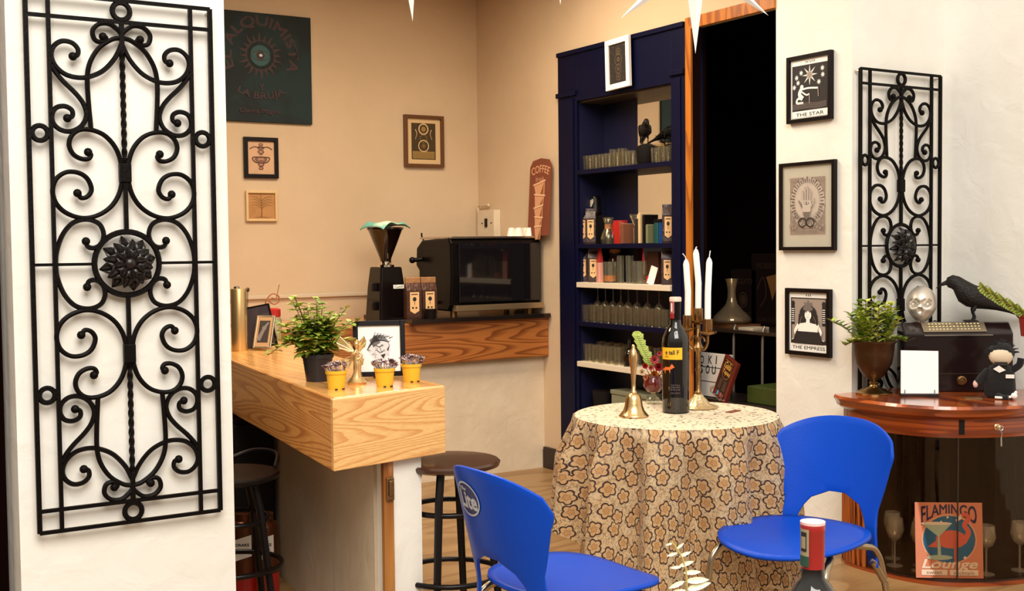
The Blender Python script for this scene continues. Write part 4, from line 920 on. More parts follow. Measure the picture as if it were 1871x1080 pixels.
for s, k in ((-1, 1.25), (1, .75)):
    for up, (wx, wz) in enumerate(((.050, .135), (.038, .078))):
        b = MB(); O_ = (s*.003, .010, .104 if up == 0 else .094)
        P = [O_, (s*.016*k, .020, wz+.002), (s*wx*k*.8, .024, wz+.020*(1-up)), (s*wx*k, .026, wz), (s*wx*k*.86, .024, wz-.018), (s*wx*k*.62, .022, wz-.024), (s*.02*k, .016, wz-.032)]
        n = len(P); b.add(P+[(x, y+.0018, z) for x, y, z in P], [tuple(range(n)), tuple(range(2*n-1, n-1, -1))]+[(i, i+n, (i+1) % n+n, (i+1) % n) for i in range(n)])
        for q_ in P[2:6]: b.tube([O_, q_], .0011, 5)
        b.build('wing', M_GOLD, t)
# objects at the back of the bar
p = onZ(438, 641, ZB); t = thing('brass_cylinder', 'tall brushed gold cylinder canister at the left edge of the bar', 'canister', p)
MB().lathe([(.001, 0), (.034, 0), (.035, .003), (.035, .268), (.033, .272), (.001, .272)], 32).build('body', M_GOLDB, t, smooth=40)
MB().lathe([(.001, .272), (.012, .272), (.012, .282), (.001, .284)], 16, mx=Matrix.Translation((-.008, 0, 0))).build('knob', M_STEEL, t, smooth=40)
p = onZ(460, 632, ZB); t = thing('tablet_screen', 'dark tablet leaning back on the bar behind the small photo frame', 'tablet')
mx = basis(onZ(474, 640, ZB)+Vector((.02, .10, .090)), (.80, -.55, .18), (-.25, .1, 1)); t.matrix_world = mx
MB().box((-.085, -.092, 0), (.085, .10, .009)).build('case', M_BLACK, t, bevel=.003); MB().box((-.077, -.080, .009), (.077, .092, .010)).build('screen', mat('grey_screen', (.06, .05, .06), .12), t)
MB().prism([(-.01, -.09), (.01, -.09), (.01, .03), (-.01, .03)], -.003, 0).tube([(0, .02, -.002), (0, -.075, -.07)], .004, 6).build('stand', M_BLACK, t)
def small_photo(A, w_, h):
    A.rect(-w_/2, -h/2, w_/2, h/2, 0); A.rect(-w_*.36, -h*.38, w_*.36, h*.38, 1); A.line([(-w_*.3, -h*.3), (0, h*.1), (w_*.25, h*.32)], [.02, .008], 2, 5); A.disc(0, .12*h, w_*.15, 2)
t = frame_thing('photo_frame', 'small narrow photo frame leaning against the tablet on the bar', 'picture', onZ(487, 640, ZB)+Vector((0, .02, .078)), (.72, -.70, 0), .085, .150, .008, mat('silver_gilt', (.46, .36, .24), .3, .8), M_PAPERC, small_photo, [mat('tan_mount', sr(180, 140, 96), .7), mat('dark_photo', sr(52, 40, 36), .5), mat('grey_photo', sr(120, 112, 106), .5)], yd=Vector((.30, .28, 1)), deep=.010)
MB().tube([(0, .04, 0), (-.01, -.068, -.075)], .0025, 6).build('prop_wire', M_STEEL, t)
p = onZ(460, 622, ZB); t = thing('bar_spoon', 'long thin bar spoon standing in a dark cup beside the gold canister', 'spoon', onZ(457, 628, ZB)+Vector((.01, .06, 0)))
MB().lathe([(.001, 0), (.016, 0), (.018, .07), (.016, .07), (.014, .004), (.001, .004)], 16).build('cup', M_BLACK, t, smooth=40)
MB().tube([(0, 0, .005), (.004, 0, .245)], .0018, 6).ball((.0045, 0, .252), .0095, sc=(1, .5, 1.3), n=12).build('spoon', mat('dark_steel_spoon', (.10, .07, .05), .3, .8), t, smooth=50)
p = onZ(526, 628, ZB)+Vector((.02, .25, 0)); t = thing('sugar_jar', 'glass jar with a red lid and curled ribbon behind the mint', 'jar', p)
MB().lathe([(.001, .004), (.040, 0), (.044, .02), (.044, .10), (.036, .115), (.034, .115), (.041, .10), (.041, .02), (.001, .006)], 20).build('glass_body', M_GLASS, t, smooth=60)
b = MB()
for i in range(16):
    a = 2*PI*i/16; b.tube([(.036*math.cos(a), .036*math.sin(a), .008), (.036*math.cos(a), .036*math.sin(a), .085)], .004, 6)
b.build('striped_sticks', mat('cream_stick', sr(220, 200, 160), .6), t)
MB().lathe([(.036, .113), (.039, .116), (.039, .150), (.030, .155), (.001, .156)], 20).build('lid', M_RED, t, smooth=40)
MB().tube(spline([(-.035, 0, .155), (-.03, 0, .195), (.0, 0, .225), (.03, 0, .215), (.035, 0, .19), (.01, 0, .175), (-.015, 0, .19), (-.002, 0, .205), (.015, 0, .2)], 5), .006, 8, flat=.6).tube(spline([(.02, 0, .2), (.03, 0, .24), (.038, 0, .27)], 4), .0025, 6).build('ribbon', mat('copper_ribbon', sr(190, 130, 90), .35, .5), t, smooth=50)

# ================================================================== bar stools
def stool(name, label, x, y, zs, rz, back=False):
    t = thing(name, label, 'stool', (x, y, 0), rz, 'dark bar stools')
    dk = mat('dark_stool_wood', (.050, .018, .010), .28, coat=.4) if not back else M_BLACK
    MB().lathe([(.001, zs-.028), (.14, zs-.028), (.168, zs-.018), (.172, zs-.006), (.165, zs), (.10, zs-.004), (.001, zs-.004)], 36).build('seat', dk, t, smooth=40)
    for a in (.6, .6+PI/2, .6+PI, .6+1.5*PI):
        c, s = math.cos(a), math.sin(a)
        MB().tube([(c*.10, s*.10, zs-.028), (c*.125, s*.125, zs-.12), (c*.19, s*.19, .0)], [.014, .014, .012], 8).build('leg', M_BLACK, t, smooth=40)
    for z, r_ in ((zs-.16, .13), (.28, .172)):
        MB().tube([(r_*math.cos(2*PI*i/28), r_*math.sin(2*PI*i/28), z) for i in range(28)], .009, 8, closed=True).build('foot_ring' if z < .4 else 'brace_ring', M_BLACK, t, smooth=50)
    if back:
        MB().tube(spline([(-.14, .02, zs), (-.15, .02, zs+.12), (-.10, .03, zs+.2), (-.06, .03, zs+.12), (-.05, .03, zs)], 5), .010, 8).tube(spline([(.03, .13, zs+.02), (.12, .10, zs+.05), (.17, 0, zs+.05), (.13, -.1, zs+.02)], 5), .008, 8).build('back_loop', M_BLACK, t, smooth=50)
    return t
stool('bar_stool', 'round dark wooden bar stool at the right end of the bar, behind the blue chair', 1.855, 3.40, .66, .2)
p = onZ(448, 872, .62); stool('bar_stool', 'black bar stool with looped back half hidden under the left of the bar', 1.275, 3.91, .60, 0, True)
o = MB().box((1.24, 4.62, 0), (1.70, 5.15, .67)).box((1.25, 4.605, .02), (1.69, 4.62, .65)).build('bar_shade_block', M_BLACKM, bevel=.004); props(o, 'black block added for the dark shade under the bar behind the stool', 'shade block')  # dark block added to make the black shade under the bar
for i, (u, v, lb) in enumerate(((452, 1010, 'left copper tin canister with a white label under the bar'), (480, 1005, 'right copper tin canister with a white label under the bar'))):
    p = dep(u-6+12*i, v, 4.42); p.z = 0; t = thing('tin_canister', lb, 'canister', p, group='canisters under the bar')
    zb = .02
    MB().lathe([(.001, .0), (.047, 0), (.048, .01), (.048, .32), (.044, .335), (.030, .345), (.030, .372), (.001, .374)], 24).build('body', mat('copper_tin', sr(96, 50, 18), .35, .5), t, smooth=40)
    MB().lathe([(.0488, .03), (.0488, .15)], 24).build('red_band', M_RED, t, smooth=40)
    A = Art(Matrix.Rotation(-.45, 4, 'Z') @ Matrix.Translation((0, -.049, .25)) @ Matrix.Rotation(PI/2, 4, 'X')); A.poly([(-.034, -.05), (.034, -.03), (.034, .05), (-.034, .03)], 0); A.text('DRAKE', 0, .012, .05, .010, 1, bold=.001); A.text('ALMENDRA', 0, -.006, .045, .007, 1); A.build('label', [M_PAPERW, M_INK], t)

# ================================================================== round table with its lace cloth
TC = Vector((2.665, 3.205, 0)); TR = .352; TZ = .762
t = thing('round_table', 'small round table hidden under the golden lace cloth', 'table', TC)
MB().lathe([(.001, TZ-.03), (TR-.005, TZ-.03), (TR, TZ-.02), (TR, TZ-.005), (TR-.01, TZ), (.001, TZ)], 48).build('tabletop', mat('pale_tabletop', (.88, .86, .80), .4), t, smooth=30)
MB().lathe([(.03, .03), (.03, TZ-.03)], 16).build('column', M_BLACK, t, smooth=40)
for i in range(4):
    a = PI/4+i*PI/2; MB().tube([(0, 0, .05), (.12*math.cos(a), .12*math.sin(a), .04), (.25*math.cos(a), .25*math.sin(a), .012)], .012, 8).build('foot', M_BLACK, t, smooth=40)
m, nt, pb = _nt('gold_lace'); MATS['gold_lace'] = m
uvn = N(nt, 'ShaderNodeUVMap'); mp = N(nt, 'ShaderNodeMapping'); mp.inputs['Scale'].default_value = (16.5, 16.5, 1); L(nt, uvn.outputs[0], mp.inputs[0])
wn = N(nt, 'ShaderNodeTexNoise'); wn.inputs['Scale'].default_value = 9; L(nt, mp.outputs[0], wn.inputs['Vector'])
vo = N(nt, 'ShaderNodeTexVoronoi', voronoi_dimensions='2D'); vo.inputs['Scale'].default_value = 1; vo.inputs['Randomness'].default_value = .42; L(nt, mp.outputs[0], vo.inputs['Vector'])
sb = N(nt, 'ShaderNodeVectorMath', operation='SUBTRACT'); L(nt, mp.outputs[0], sb.inputs[0]); L(nt, vo.outputs['Position'], sb.inputs[1])
sp = N(nt, 'ShaderNodeSeparateXYZ'); L(nt, sb.outputs[0], sp.inputs[0])
def mth(op, a, b=None, c=None, clamp=False):
    n = N(nt, 'ShaderNodeMath', operation=op); n.use_clamp = clamp
    for i, v in enumerate((a, b, c)):
        if v is None: continue
        if isinstance(v, (int, float)): n.inputs[i].default_value = v
        else: L(nt, v, n.inputs[i])
    return n.outputs[0]
ang = mth('ARCTAN2', sp.outputs['Y'], sp.outputs['X']); s6 = mth('ABSOLUTE', mth('SINE', mth('MULTIPLY', ang, 2.5))); R_ = mth('MULTIPLY_ADD', s6, .13, .29)
dd = mth('ABSOLUTE', mth('SUBTRACT', vo.outputs['Distance'], R_)); outline = mth('LESS_THAN', dd, .046)
R2 = mth('MULTIPLY_ADD', mth('SINE', mth('MULTIPLY', ang, 5)), .03, .16); d2 = mth('ABSOLUTE', mth('SUBTRACT', vo.outputs['Distance'], R2)); inner = mth('LESS_THAN', d2, .020)
inside = mth('LESS_THAN', vo.outputs['Distance'], R_)
n3 = N(nt, 'ShaderNodeTexNoise'); n3.inputs['Scale'].default_value = 55; n3.inputs['Detail'].default_value = 3; L(nt, uvn.outputs[0], n3.inputs['Vector'])
filig = mth('MULTIPLY', mth('LESS_THAN', mth('ABSOLUTE', mth('SUBTRACT', n3.outputs['Fac'], .5)), .028), mth('SUBTRACT', 1, inside))
n4 = N(nt, 'ShaderNodeTexNoise'); n4.inputs['Scale'].default_value = 30; L(nt, uvn.outputs[0], n4.inputs['Vector'])
core = mth('MULTIPLY_ADD', mth('LESS_THAN', vo.outputs['Distance'], .15), .3, mth('MULTIPLY', inside, .5))
mxa = N(nt, 'ShaderNodeMix', data_type='RGBA'); mxa.inputs['A'].default_value = c4(sr(255, 240, 204)); mxa.inputs['B'].default_value = c4(sr(228, 176, 108)); L(nt, n4.outputs['Fac'], mxa.inputs['Factor'])
mxc = N(nt, 'ShaderNodeMix', data_type='RGBA'); L(nt, core, mxc.inputs['Factor']); L(nt, mxa.outputs['Result'], mxc.inputs['A']); mxc.inputs['B'].default_value = c4(sr(204, 142, 70))
dk = mth('MAXIMUM', outline, mth('MULTIPLY', mth('MAXIMUM', inner, filig), .6), clamp=True)
mxb = N(nt, 'ShaderNodeMix', data_type='RGBA'); L(nt, dk, mxb.inputs['Factor']); L(nt, mxc.outputs['Result'], mxb.inputs['A']); mxb.inputs['B'].default_value = c4(sr(66, 40, 30))
L(nt, mxb.outputs['Result'], pb.inputs['Base Color']); pb.inputs['Roughness'].default_value = .6; pb.inputs['Sheen Weight'].default_value = .2
tl = N(nt, 'ShaderNodeBsdfTranslucent'); L(nt, mxb.outputs['Result'], tl.inputs[0]); m1 = N(nt, 'ShaderNodeMixShader'); m1.inputs[0].default_value = .35
L(nt, pb.outputs[0], m1.inputs[1]); L(nt, tl.outputs[0], m1.inputs[2])
tr = N(nt, 'ShaderNodeBsdfTransparent'); m2 = N(nt, 'ShaderNodeMixShader'); L(nt, mth('SUBTRACT', mth('MULTIPLY_ADD', inside, -.10, .30), mth('MULTIPLY', dk, .30), clamp=True), m2.inputs[0]); L(nt, m1.outputs[0], m2.inputs[1]); L(nt, tr.outputs[0], m2.inputs[2])
L(nt, m2.outputs[0], nt.nodes['Material Output'].inputs[0])
M_SPECK_GLARE, nt2, pb2 = _nt('speckled_glare_lace')  # same lace, paled and flowerless: the glare on top is in the colour
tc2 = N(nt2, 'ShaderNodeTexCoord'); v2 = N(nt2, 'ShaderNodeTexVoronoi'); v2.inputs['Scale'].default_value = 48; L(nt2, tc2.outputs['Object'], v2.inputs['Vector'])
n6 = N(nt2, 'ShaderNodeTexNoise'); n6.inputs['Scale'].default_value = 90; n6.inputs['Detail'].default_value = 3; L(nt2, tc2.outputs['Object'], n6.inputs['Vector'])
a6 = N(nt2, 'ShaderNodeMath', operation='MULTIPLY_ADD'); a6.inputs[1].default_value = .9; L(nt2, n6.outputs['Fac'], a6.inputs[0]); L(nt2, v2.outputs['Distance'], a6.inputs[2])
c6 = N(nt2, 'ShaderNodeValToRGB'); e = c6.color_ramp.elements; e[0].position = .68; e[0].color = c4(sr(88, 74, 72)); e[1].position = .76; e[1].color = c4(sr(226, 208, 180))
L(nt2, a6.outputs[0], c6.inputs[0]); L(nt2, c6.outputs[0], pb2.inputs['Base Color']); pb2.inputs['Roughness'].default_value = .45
b = MB(); b.uv = []; NA, NR = 240, 30; CR = TR+.006; zt = TZ+.003
tl_ang = math.atan2(_r.y, _r.x)  # direction of the picture's right
b.v.append((0, 0, zt)); b.uv.append((0, 0))
def hang(th):  # th measured from the picture's right, counter-clockwise seen from above
    c, s = math.cos(th), math.sin(th); hx, hy = (.70 if c < 0 else .86), 1.0
    L_ = min(hx/max(abs(c), 1e-3), hy/max(abs(s), 1e-3)); return min(L_, 1.04)-CR
rows = [.25, .5, .75, .9, .97]
for f in rows:
    for i in range(NA):
        a = 2*PI*i/NA; b.v.append((CR*f*math.cos(a), CR*f*math.sin(a), zt)); b.uv.append((CR*f*math.cos(a), CR*f*math.sin(a)))
for j in range(NR+1):
    for i in range(NA):
        a = 2*PI*i/NA; H = min(hang(a-tl_ang), .735); s = H*j/NR
        amp = .056*min(1, s/.14); k = math.cos(11*a+.9*math.sin(2*a)+.5)+.30*math.cos(24*a+1.8*math.sin(2*a)+1.2)
        r_ = CR+.012*(1-math.exp(-s/.03))+.040*s/.4+amp*k*.8
        z_ = zt-s+ .012*(math.exp(-s/.02)) - .012
        if s < .012: z_ = zt-.4*s
        b.v.append((r_*math.cos(a), r_*math.sin(a), max(z_, .012))); b.uv.append(((CR+s)*math.cos(a), (CR+s)*math.sin(a)))
for i in range(NA): b.f.append((0, 1+i, 1+(i+1) % NA)); b.m.append(0)
for j in range(len(rows)+NR):
    for i in range(NA): b.f.append((1+j*NA+i, 1+(j+1)*NA+i, 1+(j+1)*NA+(i+1) % NA, 1+j*NA+(i+1) % NA)); b.m.append(0)
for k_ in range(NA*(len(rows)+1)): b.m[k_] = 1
o = b.build('tablecloth', [m, M_SPECK_GLARE], smooth=80, loc=TC); props(o, 'sheer golden lace tablecloth with dark flower outlines on the round table', 'tablecloth')
# ------------------------------------------------------------------ on the table
ZT = TZ+.004
def tz(u, v): return onZ(u, v, ZT)
t_body = {}
def bottle(label, p, sc, capm, body=M_BOTTLE, yell=False):
    t = thing('wine_bottle', label, 'bottle', p); s = sc
    gb_ = MB().lathe([(.001, .004), (.030*s, 0), (.0375*s, .004), (.038*s, .012), (.038*s, .195*s), (.036*s, .212*s), (.026*s, .232*s), (.016*s, .245*s), (.0150*s, .262*s), (.0150*s, .27*s)], 32).build('glass_body', body, t, smooth=50)
    MB().lathe([(.0155*s, .258*s), (.0158*s, .306*s), (.0165*s, .308*s), (.0165*s, .318*s), (.015*s, .32*s), (.001, .32*s)], 24).build('capsule', capm, t, smooth=40)
    t_body[t.name] = gb_
    return t
def fine(mb, d):
    """cuts flat artwork small enough to follow a curve"""
    bm = bmesh.new(); vs = [bm.verts.new(v) for v in mb.v]
    for f, mi in zip(mb.f, mb.m):
        try: bm.faces.new([vs[i] for i in f]).material_index = mi
        except ValueError: pass
    bmesh.ops.triangulate(bm, faces=bm.faces[:])
    for _ in range(6):
        es = [e for e in bm.edges if e.calc_length() > d]
        if not es: break
        bmesh.ops.subdivide_edges(bm, edges=es, cuts=1); bmesh.ops.triangulate(bm, faces=[f for f in bm.faces if len(f.verts) > 3])
    bm.verts.index_update(); mb.v = [tuple(v.co) for v in bm.verts]; mb.f = [tuple(v.index for v in f.verts) for f in bm.faces]; mb.m = [f.material_index for f in bm.faces]; bm.free()
def wrap_label(par, name, mats, r_, a0, a1, z0, z1, draw=None):
    """a paper label wrapped round a bottle; angles seen from above, -90 degrees faces the room"""
    b = MB(); n = 16
    for i in range(n+1):
        a = a0+(a1-a0)*i/n; b.v += [(r_*math.cos(a), r_*math.sin(a), z0), (r_*math.cos(a), r_*math.sin(a), z1)]
    for i in range(n): b.f.append((2*i, 2*i+2, 2*i+3, 2*i+1)); b.m.append(0)
    if draw:
        A = Art(); draw(A, r_*(a1-a0), z1-z0); fine(A.b, .005); am = (a0+a1)/2
        for f, mi in zip(A.b.f, A.b.m): b.f.append(tuple(len(b.v)+k for k in f)); b.m.append(mi)
        for x, y, z in A.b.v: a = am+x/r_; b.v.append(((r_+z)*math.cos(a), (r_+z)*math.sin(a), (z0+z1)/2+y))
    return b.build(name, mats, par, smooth=60)
fc = -PI/2-YAW  # angle facing the camera
BS = 1.285
t = bottle('dark wine bottle with a yellow label standing on the lace table', tz(1235, 753), BS, M_BLACK, yell=True)
wrap_label(t_body[t.name], 'yellow_label', [M_YLABEL, M_INK], .0384*BS, fc-1.35, fc+.35, .150*BS, .183*BS, lambda A, w_, h: (A.text('e tall F', .004, .004, .050, .015, 1, bold=.0008), A.text('wine', -.016, -.010, .014, .006, 1)))
wrap_label(t_body[t.name], 'fox_emblem', [M_BOTTLE, M_ORANGEP, M_GREYINK], .0382*BS, fc-1.35, fc+.6, .045*BS, .148*BS, lambda A, w_, h: (A.poly([(-.034, .030), (-.030, .042), (-.010, .042), (-.008, .032)], 1), A.poly([(-.034, .032), (-.030, .016), (-.026, .032)], 1), A.poly([(-.014, .034), (-.008, .018), (-.008, .036)], 1), A.poly([(-.012, .040), (-.002, .054), (.008, .042), (-.006, .034)], 1), A.poly([(-.034, .040), (-.044, .030), (-.038, .028), (-.030, .036)], 1), [A.text(s_, .010, yy, .034, .0045, 2) for s_, yy in (('THE TALL', -.022), ('DARK RED', -.030), ('2016', -.038), ('VINO TINTO', -.050))]))
wrap_label(t, 'capsule_sticker', [mat('pink_sticker', sr(190, 120, 110), .6), M_REDCAP, M_PAPERW], .0167*BS, fc-1.2, fc-.35, .262*BS, .310*BS, lambda A, w_, h: (A.rect(-w_/2, -h/2, w_/2, -h*.2, 1), A.rect(-w_*.3, -h*.15, w_*.3, h*.45, 1), A.rect(-w_*.15, -h*.1, w_*.15, h*.4, 2)))
MB().lathe([(.0166*BS, .309*BS), (.0168*BS, .319*BS), (.015*BS, .3215*BS), (.001, .3218*BS)], 24).build('capsule_top', mat('pale_cap', sr(222, 196, 178), .4), t, smooth=40)
# brass bell
t = thing('hand_bell', 'fluted brass hand bell with a long tapering handle', 'bell', tz(1158, 761))
MB().lathe([(.050, 0), (.0515, .003), (.047, .008), (.036, .022), (.030, .040), (.027, .062), (.022, .076), (.012, .083), (.001, .084)], 40, flute=.035, fn=20).build('bell', M_BRASS, t, smooth=70)
MB().lathe([(.012, .082), (.012, .088), (.0075, .092), (.0070, .12), (.0105, .165), (.0155, .20), (.0155, .215), (.011, .232), (.006, .240), (.0065, .246), (.004, .252), (.001, .253)], 24).build('handle', M_BRASS, t, smooth=50)
# candelabra
cp = tz(1276, 745); t = thing('candelabra', 'ornate brass three armed candlestick behind the wine bottle', 'candlestick', cp, -YAW)
MB().lathe([(.001, 0), (.068, 0), (.072, .004), (.060, .010), (.040, .016), (.030, .030), (.020, .040), (.016, .048), (.010, .052)], 40, flute=.07, fn=10).build('base', mat('pale_worn_brass', (.66, .50, .28), .35, .8, var=.3, scale=20, bump=.3), t, smooth=60)
MB().lathe([(.010, .05), (.014, .058), (.009, .066), (.0085, .13), (.012, .14), (.009, .15), (.009, .205), (.016, .212), (.020, .222), (.012, .235), (.010, .25), (.014, .262), (.008, .27), (.008, .305)], 24).build('stem', M_BRASSD, t, smooth=50)
arms = (((-.036, .012), .300), ((.004, .022), .325), ((.030, -.030), .288))
cand = ((.232, -.02), (.245, -.03), (.250, .03))
CZ = []
for (ax, ay), z in arms:
    b = MB(); b.tube(spline([(0, 0, .235), (ax*.5, ay*.5, .215), (ax*.95, ay*.95, .235), (ax, ay, z-.018)], 6), .0055, 8); b.tube(spline([(0, 0, .26), (ax*.5, ay*.5, .262), (ax*.7, ay*.7, .245)], 5), .004, 8); b.build('arm', M_BRASSD, t, smooth=60)
    MB().lathe([(.006, z-.020), (.030, z-.012), (.033, z-.006), (.015, z-.004), (.017, z), (.017, z+.040), (.014, z+.040), (.014, z+.010), (.001, z+.010)], 24, flute=.05, fn=12, mx=Matrix.Translation((ax, ay, 0))).build('candle_cup', M_BRASSD, t, smooth=50)
RZ = Matrix.Rotation(-YAW, 4, 'Z')
for i, (((ax, ay), z), (h_, ln)) in enumerate(zip(arms, cand)):
    lb = ('white candle leftmost of the three, its wick bent over', 'white candle in the middle, tallest of the three', 'white candle rightmost of the three, with a thin upright wick')[i]
    v = RZ @ Vector((ax, ay, 0)); c = thing('candle', lb, 'candle', cp+v+Vector((0, 0, z+.010)), group='candles in the brass candelabra')
    MB().loft([((0, 0, 0), (.0115, 0, 0), (0, .0115, 0)), ((.002, 0, h_*.5), (.0115, 0, 0), (0, .0115, 0)), ((ln*.3, 0, h_-.015), (.0112, 0, 0), (0, .0112, 0)), ((ln*.3, 0, h_-.004), (.008, 0, 0), (0, .008, 0)), ((ln*.3, 0, h_+.004), (.003, 0, 0), (0, .003, 0))], 20).build('wax', M_WAX, c, smooth=50)
    w0 = Vector((ln*.3, 0, h_)); e = [w0, w0+Vector((-.004, 0, .012)), w0+Vector((-.016, 0, .024))] if i == 0 else ([w0, w0+Vector((0, 0, .008)), w0+Vector((.004, 0, .010))] if i == 1 else [w0, w0+Vector((.002, 0, .014)), w0+Vector((.005, 0, .028))])
    MB().tube(spline(e, 4), .0018, 6).build('wick', M_WAX, c)
# flower vase
fp = tz(1194, 737); t = thing('flower_vase', 'small dark red vase of pink flowers with a pale green sprig on the lace table', 'vase', fp, -YAW)
MB().lathe([(.001, 0), (.030, 0), (.034, .006), (.020, .022), (.008, .032), (.010, .040), (.026, .045)], 10).build('glass_foot', M_GLASS, t, smooth=30)
MB().lathe([(.010, .040), (.026, .046), (.038, .066), (.036, .086), (.026, .102), (.028, .108), (.024, .108), (.001, .10)], 28).build('bowl', mat('dark_red_glass', (.12, .012, .010), .08, coat=.5), t, smooth=50)
rf = random.Random(11); fcol = [mat('pink_petal', sr(214, 96, 100), .6), mat('red_petal', sr(176, 30, 44), .6), mat('peach_petal', sr(226, 160, 110), .6), mat('cream_petal', sr(232, 206, 170), .6), mat('orange_petal', sr(206, 118, 34), .6)]
for k, (x, z, r_, ci) in enumerate(((.002, .168, .024, 0), (-.034, .145, .016, 1), (.018, .140, .024, 1), (-.046, .122, .018, 3), (.002, .112, .022, 4), (.036, .118, .018, 2), (-.030, .100, .016, 2), (.040, .150, .012, 0), (.022, .190, .014, 0), (-.012, .138, .015, 0), (.050, .100, .014, 3))):
    b = MB(); c = Vector((x, -.020 if k % 2 else -.006, z))
    for ly in range(3):
        for j in range(8):
            a = 2*PI*j/8+ly*.4; tl_ = (1.2, .7, .25)[ly]
            b.leaf(c, (math.cos(a)*tl_, -.8, math.sin(a)*tl_), r_*(1-.15*ly), r_*.7, 0, up=(0, -1, .1), cup=-.2)
    b.ball(c, r_*.3, 1, n=8); b.tube([(x*.3, 0, .10), c], .0015, 5, 1); b.build('flower', [fcol[ci], mat('flower_eye', sr(120, 90, 40), .6)], t)
S = spline([(-.008, .0, .12), (-.022, -.01, .17), (-.045, -.01, .215), (-.062, -.01, .262)], 6); b = MB(); b.tube(S, .002, 6)
for i, q_ in enumerate(S[3:]):
    for s in (-1, 1): b.leaf(q_-Vector((s*.004, 0, 0)), (s*.95, -.2, .35), .022+.003*(i % 3), .022, 1, up=(.1*s, -1, .35), cup=.1)
b.build('leaf_sprig', [M_STEM, M_EUC], t)
b = MB(); b.tube(spline([(.02, .02, .10), (.075, .03, .13), (.088, .03, .145)], 5), .0018, 6); 
for a in range(6): b.leaf((.09, .02, .15), (math.cos(a), -.4, math.sin(a)), .018, .012, 1)
b.build('leaf_sprig', [M_STEM, M_EUC], t)
o = MB().box((-.035, -.012, 0), (.035, .012, .0022)).build('pen_stick', M_BROWN, rot=(0, 0, .3)); o.location = tz(1340, 752); o.location.z = ZT; props(o, 'thin brown stick lying on the lace table right of the candlestick', 'stick')
